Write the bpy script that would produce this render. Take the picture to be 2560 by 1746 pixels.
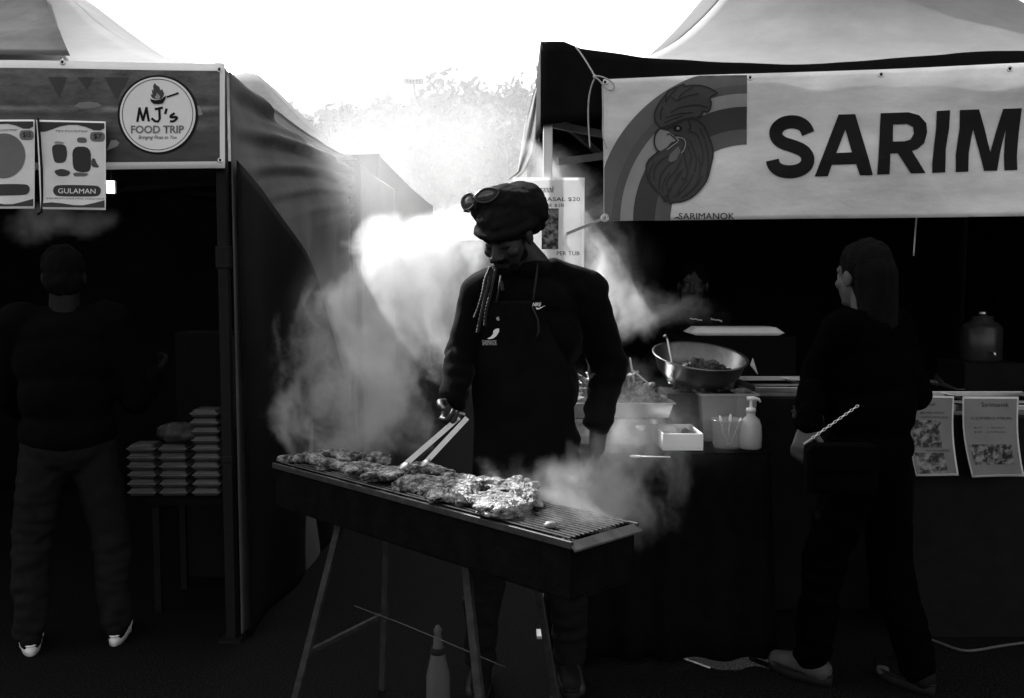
import bpy, bmesh, math, random
from mathutils import Vector, Matrix, noise, geometry
R = math.radians
random.seed(11)
sc = bpy.context.scene
for o in list(bpy.data.objects): bpy.data.objects.remove(o)
# ------------------------------------------------------------------ camera, sky, sun, exposure
PW, PH, FPX, CZ, TILT = 2560.0, 1746.0, 2349.0, 1.52, R(4.1)
SUN_AZ, SUN_EL = R(-36), R(41)          # azimuth clockwise from +Y (the view direction)
cam = bpy.data.objects.new('camera', bpy.data.cameras.new('camera'))
sc.collection.objects.link(cam)
cam.location = (0, 0, CZ); cam.rotation_euler = (math.pi/2 - TILT, 0, 0)
cam.data.sensor_width = 36; cam.data.lens = 36*FPX/PW
cam.data.clip_start = .05; cam.data.clip_end = 1000
sc.camera = cam
w = bpy.data.worlds.new('World'); sc.world = w; w.use_nodes = True
nt = w.node_tree; nt.nodes.clear()
sky = nt.nodes.new('ShaderNodeTexSky'); sky.sky_type = 'NISHITA'; sky.sun_disc = False
sky.sun_elevation = SUN_EL; sky.sun_rotation = SUN_AZ; sky.air_density = 1.0; sky.dust_density = 4.0
bw = nt.nodes.new('ShaderNodeRGBToBW'); bg = nt.nodes.new('ShaderNodeBackground'); wo = nt.nodes.new('ShaderNodeOutputWorld')
bg.inputs['Strength'].default_value = .15
nt.links.new(sky.outputs[0], bw.inputs[0]); nt.links.new(bw.outputs[0], bg.inputs[0]); nt.links.new(bg.outputs[0], wo.inputs[0])
sl = bpy.data.lights.new('sun', 'SUN'); sl.energy = 3.2; sl.angle = R(.5); sl.color = (1, 1, 1)
sun = bpy.data.objects.new('sun', sl); sc.collection.objects.link(sun)
SD = Vector((math.sin(SUN_AZ)*math.cos(SUN_EL), math.cos(SUN_AZ)*math.cos(SUN_EL), math.sin(SUN_EL)))
sun.rotation_euler = SD.to_track_quat('Z', 'Y').to_euler(); sun.location = (-6, 8, 9)
vs = sc.view_settings; vs.view_transform = 'Standard'; vs.look = 'None'; vs.gamma = 1; vs.exposure = 1.75
sc.display_settings.display_device = 'sRGB'
cy = sc.cycles
cy.max_bounces = 6; cy.diffuse_bounces = 3; cy.glossy_bounces = 3; cy.transmission_bounces = 6; cy.volume_bounces = 2
cy.transparent_max_bounces = 8; cy.volume_step_rate = 3.0; cy.volume_max_steps = 512
cy.caustics_reflective = False; cy.caustics_refractive = False; cy.use_denoising = True
# ------------------------------------------------------------------ helpers
CT, ST = math.cos(TILT), math.sin(TILT)
def ray(px, py):
    rx, ry = (px-PW/2)/FPX, (PH/2-py)/FPX
    return Vector((rx, CT+ry*ST, ry*CT-ST))
def at(px, py, d):                       # the world point seen at a photo pixel, d metres ahead
    r = ray(px, py); return Vector((0, 0, CZ)) + r*(d/r.y)
def onz(px, py, z):                      # the same on the horizontal plane z
    r = ray(px, py); return Vector((0, 0, CZ)) + r*((z-CZ)/r.z)
COL = sc.collection.objects
def V(*a): return Vector(a)
class MB:
    def __init__(s): s.v = []; s.f = []
    def add(s, vs, fs):
        n = len(s.v); s.v += [tuple(x) for x in vs]; s.f += [tuple(i+n for i in q) for q in fs]; return s
    def box(s, c, size, rot=None):
        x, y, z = [k/2 for k in size]; c = Vector(c)
        P = [Vector(p) for p in ((-x,-y,-z),(x,-y,-z),(x,y,-z),(-x,y,-z),(-x,-y,z),(x,-y,z),(x,y,z),(-x,y,z))]
        if rot is not None: P = [rot @ p for p in P]
        return s.add([c+p for p in P], [(3,2,1,0),(4,5,6,7),(0,1,5,4),(1,2,6,5),(2,3,7,6),(3,0,4,7)])
    def hexa(s, low, high):              # 4 low points, 4 high points, same winding
        return s.add(list(low)+list(high), [(3,2,1,0),(4,5,6,7),(0,1,5,4),(1,2,6,5),(2,3,7,6),(3,0,4,7)])
    def tube(s, pts, r, seg=8, flat=None):
        pts = [Vector(p) for p in pts]; n = len(pts); rs = r if isinstance(r, (list, tuple)) else [r]*n
        vs, fs = [], []; up = None
        for i, p in enumerate(pts):
            t = (pts[min(i+1, n-1)]-pts[max(i-1, 0)])
            t = t.normalized() if t.length > 1e-9 else V(0,0,1)
            if up is None:
                up = V(0,0,1) if abs(t.z) < .9 else V(1,0,0)
            a = t.cross(up)
            if a.length < 1e-6: a = t.cross(V(0,1,0))
            a.normalize(); b = a.cross(t).normalized(); up = b
            for k in range(seg):
                q = 2*math.pi*k/seg
                vs.append(p + (a*math.cos(q) + b*math.sin(q)*(flat or 1))*rs[i])
        for i in range(n-1):
            for k in range(seg):
                fs.append((i*seg+k, i*seg+(k+1)%seg, (i+1)*seg+(k+1)%seg, (i+1)*seg+k))
        fs.append(tuple(range(seg))[::-1]); fs.append(tuple((n-1)*seg+k for k in range(seg)))
        return s.add(vs, fs)
    def bar(s, p, q, wdt, hgt, up=V(0,0,1)):
        p, q = Vector(p), Vector(q); t = (q-p).normalized(); a = t.cross(up)
        if a.length < 1e-5: a = t.cross(V(0,1,0))
        a.normalize(); b = a.cross(t); a = a*wdt/2; b = b*hgt/2
        return s.hexa([p-a-b, p+a-b, q+a-b, q-a-b], [p-a+b, p+a+b, q+a+b, q-a+b])
    def lathe(s, prof, c, seg=32, M=None):
        c = Vector(c); vs, fs = [], []; n = len(prof)
        for r, z in prof:
            for k in range(seg):
                q = 2*math.pi*k/seg; p = V(r*math.cos(q), r*math.sin(q), z)
                vs.append(c + (M @ p if M is not None else p))
        for i in range(n-1):
            for k in range(seg):
                fs.append((i*seg+k, i*seg+(k+1)%seg, (i+1)*seg+(k+1)%seg, (i+1)*seg+k))
        return s.add(vs, fs)
    def sheet(s, fn, nu, nv):
        vs = [fn(i/nu, j/nv) for j in range(nv+1) for i in range(nu+1)]
        fs = [(j*(nu+1)+i, j*(nu+1)+i+1, (j+1)*(nu+1)+i+1, (j+1)*(nu+1)+i) for j in range(nv) for i in range(nu)]
        return s.add(vs, fs)
    def ico(s, M, sub=2):
        bm = bmesh.new(); bmesh.ops.create_icosphere(bm, subdivisions=sub, radius=1)
        s.add([M @ v.co for v in bm.verts], [[v.index for v in f.verts] for f in bm.faces]); bm.free(); return s
    def mesh(s, name, smooth=False):
        me = bpy.data.meshes.new(name); me.from_pydata(s.v, [], s.f); me.update()
        if smooth: me.polygons.foreach_set('use_smooth', [True]*len(me.polygons))
        return me
    def build(s, name, mat, parent=None, smooth=False, solid=0, bevel=0):
        return link(name, s.mesh(name, smooth), mat, parent, solid, bevel)
def link(name, me, mat, parent=None, solid=0, bevel=0):
    o = bpy.data.objects.new(name, me); COL.link(o)
    if mat is not None: me.materials.clear(); me.materials.append(mat)
    if solid:
        m = o.modifiers.new('thickness', 'SOLIDIFY'); m.thickness = solid; m.offset = 0
    if bevel:
        m = o.modifiers.new('edges', 'BEVEL'); m.width = bevel; m.segments = 2; m.limit_method = 'ANGLE'
    if parent is not None: adopt(o, parent)
    return o
WM = {}
def adopt(o, parent):
    o.parent = parent; o.matrix_parent_inverse = WM.get(parent.name, Matrix.Identity(4)).inverted()
def tag(o, label, cat, group=None, kind=None):
    if label: o['label'] = label
    if cat: o['category'] = cat
    if group: o['group'] = group
    if kind: o['kind'] = kind
    return o
def thing(name, label, cat, loc, group=None):
    o = bpy.data.objects.new(name, None); COL.link(o); o.empty_display_size = .1
    o.location = loc; WM[o.name] = Matrix.Translation(Vector(loc))
    return tag(o, label, cat, group)
def structure(o): o['kind'] = 'structure'; return o
def copy_thing(root, delta, label=None, rotz=0):
    c = root.copy(); COL.link(c); c.location = root.location + Vector(delta); c.rotation_euler.z = rotz
    if label: c['label'] = label
    for ch in root.children:
        k = ch.copy(); COL.link(k); k.parent = c; k.matrix_parent_inverse = ch.matrix_parent_inverse
        for g in ch.children:
            q = g.copy(); COL.link(q); q.parent = k
    return c
# ------------------------------------------------------------------ materials (the photograph is black and white: every colour is a grey)
MATS = {}
def M(name, v, rough=.75, metal=0, var=.2, scale=14, bump=0, bscale=60, trans=0, spec=.3, stretch=None, lo=None, sheen=0, sharp=(.28, .72)):
    if name in MATS: return MATS[name]
    m = bpy.data.materials.new(name); m.use_nodes = True; t = m.node_tree; N = t.nodes; L = t.links
    b = N['Principled BSDF']; b.inputs['Roughness'].default_value = rough; b.inputs['Metallic'].default_value = metal
    b.inputs['Specular IOR Level'].default_value = spec
    if sheen: b.inputs['Sheen Weight'].default_value = sheen; b.inputs['Sheen Roughness'].default_value = .35
    tc = N.new('ShaderNodeTexCoord'); src = tc.outputs['Object']
    if stretch:
        mp = N.new('ShaderNodeMapping'); mp.inputs['Scale'].default_value = stretch; L.new(src, mp.inputs[0]); src = mp.outputs[0]
    nz = N.new('ShaderNodeTexNoise'); nz.inputs['Scale'].default_value = scale; nz.inputs['Detail'].default_value = 6
    nz.inputs['Roughness'].default_value = .62; L.new(src, nz.inputs['Vector'])
    mr = N.new('ShaderNodeMapRange'); mr.inputs[1].default_value = sharp[0]; mr.inputs[2].default_value = sharp[1]
    mr.inputs[3].default_value = lo if lo is not None else v*(1-var); mr.inputs[4].default_value = v*(1+var)
    L.new(nz.outputs[0], mr.inputs[0]); L.new(mr.outputs[0], b.inputs['Base Color'])
    if bump:
        n2 = N.new('ShaderNodeTexNoise'); n2.inputs['Scale'].default_value = bscale; n2.inputs['Detail'].default_value = 5
        L.new(src, n2.inputs['Vector']); bp = N.new('ShaderNodeBump'); bp.inputs['Strength'].default_value = bump; bp.inputs['Distance'].default_value = .02
        L.new(n2.outputs[0], bp.inputs['Height']); L.new(bp.outputs[0], b.inputs['Normal'])
    if trans:
        tr = N.new('ShaderNodeBsdfTranslucent'); L.new(mr.outputs[0], tr.inputs[0])
        mx = N.new('ShaderNodeMixShader'); mx.inputs[0].default_value = trans
        L.new(b.outputs[0], mx.inputs[1]); L.new(tr.outputs[0], mx.inputs[2]); L.new(mx.outputs[0], N['Material Output'].inputs['Surface'])
    MATS[name] = m; return m
def glass(name, rough=.08, tint=.9, mixf=.75):
    if name in MATS: return MATS[name]
    m = bpy.data.materials.new(name); m.use_nodes = True; t = m.node_tree; N = t.nodes; L = t.links
    b = N['Principled BSDF']; b.inputs['Base Color'].default_value = (.6, .6, .6, 1); b.inputs['Roughness'].default_value = rough
    tr = N.new('ShaderNodeBsdfTransparent'); tr.inputs[0].default_value = (tint, tint, tint, 1)
    mx = N.new('ShaderNodeMixShader'); mx.inputs[0].default_value = mixf
    L.new(b.outputs[0], mx.inputs[1]); L.new(tr.outputs[0], mx.inputs[2]); L.new(mx.outputs[0], N['Material Output'].inputs['Surface'])
    MATS[name] = m; return m
asphalt = M('asphalt', .011, .95, var=.8, scale=130, lo=.002, sharp=(.42, .68), bump=.5, bscale=160, spec=.02)
black_cloth = M('black_cloth', .004, .95, var=.3, scale=20, bump=.15, bscale=300, spec=.02)
canopy_left = M('canopy_light', .45, .95, var=.08, scale=6, trans=.5, bump=.05, spec=.1)
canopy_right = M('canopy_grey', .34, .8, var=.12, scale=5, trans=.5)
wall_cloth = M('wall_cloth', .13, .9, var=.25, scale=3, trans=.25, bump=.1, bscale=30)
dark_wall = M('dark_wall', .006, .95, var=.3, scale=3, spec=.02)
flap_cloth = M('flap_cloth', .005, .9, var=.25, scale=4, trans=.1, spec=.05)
black_valance = M('black_valance', .005, .85, var=.35, scale=8, spec=.05)
white_pole = M('white_pole', .62, .45, var=.06)
dark_pole = M('dark_pole', .008, .6, metal=.0, spec=.08, var=.25, scale=30)
steel = M('steel', .55, .28, metal=1, var=.12, scale=40)
worn_steel = M('worn_steel', .35, .42, metal=1, var=.4, scale=25)
grill_iron = M('grill_iron', .003, .8, metal=.0, spec=.03, var=.5, scale=18, bump=.1, bscale=80)
rod_iron = M('rod_iron', .08, .35, metal=.9, var=.4, scale=60)
paper = M('paper', .72, .7, var=.05, scale=4, trans=.35)
vinyl = M('vinyl', .70, .6, var=.2, scale=3.6, trans=.3, stretch=(1, 1, 2.2), bump=.5, bscale=5)
ink = M('ink', .010, .7, var=.25, scale=10, spec=.1)
foam = M('foam', .78, .7, var=.04, scale=80, bump=.1, bscale=400)
skin = M('skin', .016, .55, var=.12, scale=30, spec=.25)
rope_m = M('rope', .35, .8, var=.2, scale=90)
def tone(v, tr=.25):
    return M('print_%02d' % round(v*100), v, .62, var=.12, scale=9, trans=tr)
# ------------------------------------------------------------------ ground
def ground_z(x, y): return .006*noise.noise(V(x*.8, y*.8, 0))
b = MB(); b.add([(-400,-60,0),(400,-60,0),(400,700,0),(-400,700,0)], [(0,1,2,3)])
g = structure(b.build('ground', asphalt)); g['label'] = 'dark asphalt ground under the stalls'
# ------------------------------------------------------------------ flat print on a real plane
class Plane:
    def __init__(s, a, b_, c, wave=None):
        s.o = Vector(a); s.n = (Vector(b_)-s.o).cross(Vector(c)-s.o).normalized()
        if s.n.y > 0: s.n = -s.n
        s.u = (Vector(b_)-s.o).normalized(); s.w = s.u.cross(s.n); s.wave = wave
    def hit(s, px, py, h=0):
        r = ray(px, py); c = V(0, 0, CZ); k = (s.o-c).dot(s.n)/r.dot(s.n); p = c + r*k
        if s.wave: h += s.wave((p-s.o).dot(s.u), (p-s.o).dot(s.w))
        return p + s.n*h
    def poly(s, name, pts, mat, parent, h, holes=(), cuts=2, rnd=0):
        for _ in range(rnd):
            P = [Vector(p) for p in pts]; pts = [tuple(q) for a_, c_ in zip(P, P[1:]+P[:1]) for q in (a_*.78+c_*.22, a_*.22+c_*.78)]
        loops = [[Vector((x, y, 0)) for x, y in pts]] + [[Vector((x, y, 0)) for x, y in q] for q in holes]
        tris = geometry.tessellate_polygon(loops); flat = [v for l in loops for v in l]
        bm = bmesh.new(); vv = [bm.verts.new(p) for p in flat]
        for t in tris:
            try: bm.faces.new([vv[i] for i in t])
            except ValueError: pass
        if cuts: bmesh.ops.subdivide_edges(bm, edges=bm.edges[:], cuts=cuts, use_grid_fill=True)
        for v in bm.verts: v.co = s.hit(v.co.x, v.co.y, h)
        me = bpy.data.meshes.new(name); bm.to_mesh(me); bm.free()
        return link(name, me, mat, parent)
    def ribbon(s, name, pts, wd, mat, parent, h, smooth=0, taper=False):
        o = link(name, s.ribmesh(MB(), pts, wd, h, smooth, taper).mesh(name), mat, parent); return o
    def ribmesh(s, mb, pts, wd, h, smooth=0, taper=False):
        P = [Vector((x, y)) for x, y in pts]
        for _ in range(smooth):
            Q = [P[0]]
            for a, c in zip(P, P[1:]): Q += [a*.75+c*.25, a*.25+c*.75]
            P = Q + [P[-1]]
        vs = []; n = len(P)
        for i, p in enumerate(P):
            t = P[min(i+1, n-1)]-P[max(i-1, 0)]; t.normalize(); k = wd/2*(1-abs(2*i/(n-1)-1)**2*.85 if taper else 1)
            q = Vector((-t.y, t.x))*k
            for j in (-1, 0, 1): vs.append(s.hit(p.x+q.x*j, p.y+q.y*j, h))
        fs = [(3*i+j, 3*i+j+1, 3*i+j+4, 3*i+j+3) for i in range(n-1) for j in (0, 1)]
        return mb.add(vs, fs)
    def text(s, name, txt, box, mat, parent, h, bold=0, shear=0):
        cu = bpy.data.curves.new(name, 'FONT'); cu.body = txt; cu.size = 1; cu.offset = bold; cu.shear = shear; cu.resolution_u = 3; cu.fill_mode = 'BOTH'
        o = bpy.data.objects.new('t', cu); COL.link(o); dg = bpy.context.evaluated_depsgraph_get()
        me = bpy.data.meshes.new_from_object(o.evaluated_get(dg)); bpy.data.objects.remove(o)
        xs = [v.co.x for v in me.vertices]; ys = [v.co.y for v in me.vertices]
        x0, x1, y0, y1 = min(xs), max(xs), min(ys), max(ys); bx0, by0, bx1, by1 = box
        for v in me.vertices:
            a = (v.co.x-x0)/(x1-x0); c = (y1-v.co.y)/(y1-y0)
            v.co = s.hit(bx0+(bx1-bx0)*a, by0+(by1-by0)*c, h)
        return link(name, me, mat, parent)
def conv(ox, oy, k):
    return lambda pts: [(ox+x*k, oy+y*k) for x, y in pts]
def circ(cx, cy_, r, n=40, ry=None):
    return [(cx+r*math.cos(2*math.pi*i/n), cy_+(ry or r)*math.sin(2*math.pi*i/n)) for i in range(n)]
def ring(mb, pl, c, r, wd, h, n=56):
    pts = circ(c[0], c[1], r, n); pl.ribmesh(mb, pts+[pts[0]], wd, h); return mb
# ================================================================== LEFT STALL
XL, YL = -1.19, 3.9                       # right front corner of the left tent
ZE = at(565, 163, YL).z                   # eaves
tl = thing('canopy_tent', 'pale market tent with framed drinks banner and pulled back side curtain', 'tent', (XL, YL, 0))
pk = V(XL-1.5, YL+1.5, ZE+.98)
cornr = [V(XL, YL, ZE), V(XL, YL+3, ZE+.02), V(XL-3, YL+3, ZE+.02), V(XL-3, YL, ZE)]
def roof_sheet(a, c, p, sag, n=18):
    def fn(u, v):
        q = (a.lerp(c, u)).lerp(p, v); k = math.sin(math.pi*v)*sag*(1-.35*math.sin(math.pi*u)) 
        q = q - V(0, 0, k); q.z += .008*noise.noise(q*5) - .03*math.sin(math.pi*u)*(1-v) - .14*v**9; return q
    return MB().sheet(fn, n, n)
for i in range(4):
    roof_sheet(cornr[i], cornr[(i+1) % 4], pk, .17).build('roof_panel', canopy_left, tl, True, .002)
def pole(parent, x, y, z1, m, wd=.042, nm='pole'):
    p = MB().box((x, y, z1/2), (wd, wd, z1)).build(nm, m, parent, bevel=.004)
    q = MB().box((x, y, .006), (wd*2.2, wd*2.2, .012)); q.build('foot_plate', m, p)
    return p
for (x, y) in ((XL, YL), (XL, YL+2.97), (XL-2.97, YL), (XL-2.97, YL+2.97)):
    p = pole(tl, x, y, ZE-.01, dark_pole)
    MB().box((x, y, 1.62), (.056, .056, .09)).build('clamp', dark_pole, p, bevel=.004)
    MB().box((x, y, .78), (.05, .05, .03)).build('collar', dark_pole, p, bevel=.004)
pb = MB().box((XL+.004, YL-.03, (ZE+at(0, 412, YL).z)/2), (.036, .02, ZE-at(0, 412, YL).z)).build('corner_post', M('post_grey', .03, .6, var=.2, spec=.15), tl, bevel=.003)
# side wall: hangs along x = XL, gathered in folds under the eave
def side_wall(u, v):
    y = YL+.03+u*2.92; z = ZE-.02-.10*math.sin(math.pi*u)-v*(ZE-.03)*(1-.0*u); h = ZE-z
    pin = min(1, u*5)**.7
    k = h*(1+1.4*u)                                            # folds fan out from the corner post
    fold = math.exp(-(h/.42)**4)*(.028*math.sin(k*34+1.5*noise.noise(V(u*2, k*3, 1)))+.016*math.sin(k*71+2))
    x = XL+.03+pin*(fold+.03*noise.noise(V(u*6, v*2.2, 3))+.035*math.sin(u*23+2.5*noise.noise(V(u*3, v*3, 5)))*min(1, max(0, h-.35)*1.5)+.05*math.sin(math.pi*u))
    return V(x, y, z)
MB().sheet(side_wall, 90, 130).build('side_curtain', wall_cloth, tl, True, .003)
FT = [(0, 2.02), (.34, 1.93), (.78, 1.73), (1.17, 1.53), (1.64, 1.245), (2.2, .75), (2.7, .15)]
def flap(u, v):
    y = u*2.7; z0 = lerp_px(FT, y); z = z0*(1-v)+.003*v
    x = XL+.055+.02*math.sin(u*22+v*2)*v+.075*min(1, u*3)*(1-.3*v)+.02*noise.noise(V(u*4, v*4, 9))*min(1, u*8)
    return V(x, YL+.02+y, z)
def lerp_px(tab, x):
    for (a, ya), (c, yc) in zip(tab, tab[1:]):
        if x <= c: return ya+(yc-ya)*(x-a)/(c-a)
    return tab[-1][1]
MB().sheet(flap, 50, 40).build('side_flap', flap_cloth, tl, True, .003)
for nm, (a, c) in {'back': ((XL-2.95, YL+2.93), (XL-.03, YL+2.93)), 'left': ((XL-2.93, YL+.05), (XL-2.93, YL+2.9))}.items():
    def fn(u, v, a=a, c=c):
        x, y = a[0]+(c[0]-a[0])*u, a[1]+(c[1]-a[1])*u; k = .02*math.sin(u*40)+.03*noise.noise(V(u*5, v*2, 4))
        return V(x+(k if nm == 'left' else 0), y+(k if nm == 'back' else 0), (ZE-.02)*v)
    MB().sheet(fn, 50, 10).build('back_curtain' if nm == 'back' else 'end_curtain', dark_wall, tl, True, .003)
for y in (YL+.02, YL+2.9):
    MB().bar((XL-2.95, y, ZE-.33), (XL-.03, y, ZE-.10), .02, .035).build('truss_bar', dark_pole, tl)
    MB().bar((XL-2.95, y+.03, ZE-.10), (XL-.03, y+.03, ZE-.33), .02, .035).build('truss_bar', dark_pole, tl)
# added sheet, its dark colour stands in for shade on the roof's left part
def roof_shade(u, v):
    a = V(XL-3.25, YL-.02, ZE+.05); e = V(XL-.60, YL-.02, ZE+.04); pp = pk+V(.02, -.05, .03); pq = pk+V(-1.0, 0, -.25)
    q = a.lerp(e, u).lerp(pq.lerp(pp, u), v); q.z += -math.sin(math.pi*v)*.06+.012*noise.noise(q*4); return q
tag(MB().sheet(roof_shade, 20, 20).build('shade_sheet', M('roof_shade', .10, 1.0, var=.2, scale=6, trans=.1, spec=0), None, True, .003),
    'dark sheet added as the shade on the roof of the pale tent', 'shade_sheet')
# --- framed banner on the left stall
PLB = Plane(at(0, 165, 3.835), at(560, 165, 3.835), at(0, 413, 3.835), lambda a, c: .004*math.sin(a*7+c*5))
bl = thing('banner', 'framed seaside picture banner with round pan and flame logo', 'banner', PLB.hit(300, 415))
z1 = conv(60, 60, 640/2029)
def quad(pl, px, n=(24, 12), h=0, curl=0):
    (a, c, e, d_) = px
    def fn(u, v):
        x = (a[0]*(1-u)+c[0]*u)*(1-v)+(d_[0]*(1-u)+e[0]*u)*v; y = (a[1]*(1-u)+c[1]*u)*(1-v)+(d_[1]*(1-u)+e[1]*u)*v
        return pl.hit(x, y, h+(curl(u, v) if curl else 0))
    return MB().sheet(fn, *n)
quad(PLB, [(-160, 148), (562, 160), (563, 421), (-160, 428)]).build('vinyl_sheet', M('vinyl_white', .85, .6, var=.06, scale=5, trans=.1), bl, True, .003)
def scene_mat():
    m = bpy.data.materials.new('printed_seascape'); m.use_nodes = True; N = m.node_tree.nodes; L = m.node_tree.links; b = N['Principled BSDF']
    tc = N.new('ShaderNodeTexCoord'); mp = N.new('ShaderNodeMapping'); mp.inputs['Scale'].default_value = (3, 1, 9)
    n1 = N.new('ShaderNodeTexNoise'); n1.inputs['Scale'].default_value = 3.2; n1.inputs['Detail'].default_value = 10; n1.inputs['Roughness'].default_value = .7
    L.new(tc.outputs['Object'], mp.inputs[0]); L.new(mp.outputs[0], n1.inputs['Vector'])
    sep = N.new('ShaderNodeSeparateXYZ'); L.new(tc.outputs['Object'], sep.inputs[0])
    zr = N.new('ShaderNodeMapRange'); zr.inputs[1].default_value = PLB.hit(300, 400).z; zr.inputs[2].default_value = PLB.hit(300, 170).z; L.new(sep.outputs[2], zr.inputs[0])
    cr = N.new('ShaderNodeValToRGB'); e = cr.color_ramp.elements     # print: dark planks, sea, pale rocks, grey sky
    e[0].position = 0; e[0].color = (.02,)*3+(1,); e[1].position = 1; e[1].color = (.07,)*3+(1,)
    for p, c in ((.3, .025), (.36, .07), (.5, .03), (.56, .13), (.6, .03), (.64, .045)):
        q = e.new(p); q.color = (c,)*3+(1,)
    L.new(zr.outputs[0], cr.inputs[0])
    rr = N.new('ShaderNodeMapRange'); rr.inputs[1].default_value = .3; rr.inputs[2].default_value = .7; rr.inputs[3].default_value = .15; rr.inputs[4].default_value = 1.9
    L.new(n1.outputs[0], rr.inputs[0])
    mu = N.new('ShaderNodeMix'); mu.data_type = 'RGBA'; mu.blend_type = 'MULTIPLY'; mu.inputs[0].default_value = 1
    L.new(cr.outputs[0], mu.inputs[6]); L.new(rr.outputs[0], mu.inputs[7]); L.new(mu.outputs[2], b.inputs['Base Color']); b.inputs['Roughness'].default_value = .55
    return m
quad(PLB, [(-150, 168), (550, 178), (551, 404), (-150, 409)], (30, 12), .003).build('seascape_print', scene_mat(), bl, True)
for pts in ([(200,425),(345,425),(285,590)], [(640,425),(830,425),(735,600)], [(430,425),(560,425),(500,520)]):
    PLB.poly('bunting_print', z1(pts), tone(.06), bl, .0045, cuts=1)
PLB.poly('rock_print', z1([(400,655),(440,628),(520,618),(590,628),(620,650),(560,668),(470,675)]), tone(.22), bl, .0045)
PLB.poly('boat_print', z1([(1360,640),(1400,660),(1420,720),(1390,730),(1365,690)]), tone(.3), bl, .0045, cuts=1)
PLB.poly('shell_print', z1([(655,1005),(690,925),(730,920),(757,945),(740,970)]), tone(.3), bl, .0045, cuts=1)
LC = (395.5, 287.5)
lg = PLB.poly('round_logo', circ(LC[0], LC[1], 101, 56, 99), ink, bl, .006, cuts=1)
PLB.poly('logo_disc', circ(LC[0], LC[1], 95, 56, 94), M('logo_white', .8, .6, var=.05, trans=.1), lg, .0078, cuts=1)
ring(MB(), PLB, LC, 88.5, 1.6, .0092).build('logo_ring', ink, lg)
z7 = conv(260, 180, 260/1873)
for pts in ([(610,905),(652,645)], [(645,650),(716,890)], [(710,890),(778,638)], [(772,640),(818,900)], [(925,680),(1070,650)], [(1005,665),(1015,850),(985,900),(930,895),(865,840)], [(1140,665),(1110,765)],
            [(1285,750),(1205,800),(1210,830),(1320,815),(1330,845),(1260,905),(1200,895)]):
    PLB.ribbon('letter', z7(pts), 6, ink, lg, .0095, smooth=1 if len(pts) > 5 else 0)
PLB.poly('flame', z7([(920,205),(960,250),(1000,270),(1030,340),(1055,315),(1090,390),(1085,440),(1040,495),(930,500),(870,470),(848,400),(880,420),(870,320),(900,345),(895,260)]), tone(.07), lg, .0095, cuts=1)
PLB.poly('flame_core', z7([(965,385),(1000,420),(1025,450),(1010,495),(940,498),(928,455),(950,440)]), tone(.4), lg, .0108, cuts=1)
PLB.poly('pan', z7([(840,490),(930,518),(1040,505),(1130,430),(1118,500),(1070,575),(980,590),(900,580),(860,545)]), ink, lg, .0112, cuts=1)
PLB.ribbon('pan_handle', z7([(1142,462),(1355,388)]), 4.4, ink, lg, .0112)
PLB.text('lettering', 'FOOD TRIP', (z7([(495,970)])[0]+z7([(1455,1115)])[0]), tone(.2), lg, .0095, bold=.03)
PLB.text('lettering', 'Bringing Pinas to You', (z7([(630,1150)])[0]+z7([(1330,1235)])[0]), ink, lg, .0095, shear=.35)
def eyelet(pl, px, py, r, parent, h=.003, m=steel):
    n = pl.n; mm = n.to_track_quat('Z', 'Y').to_matrix(); s_ = (pl.hit(px, py)-V(0, 0, CZ)).length/FPX
    e = MB().lathe([(r*s_*.5, 0), (r*s_*.55, .0015), (r*s_, .0015), (r*s_*1.05, 0)], pl.hit(px, py, h), 16, mm).build('eyelet', m, parent, True)
    MB().lathe([(.0001, .0006), (r*s_*.52, .0006)], pl.hit(px, py, h), 16, mm).build('eyelet_hole', ink, e)
for px, py in ((549, 175), (552, 402), (158, 157)): eyelet(PLB, px, py, 6, bl)
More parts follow.
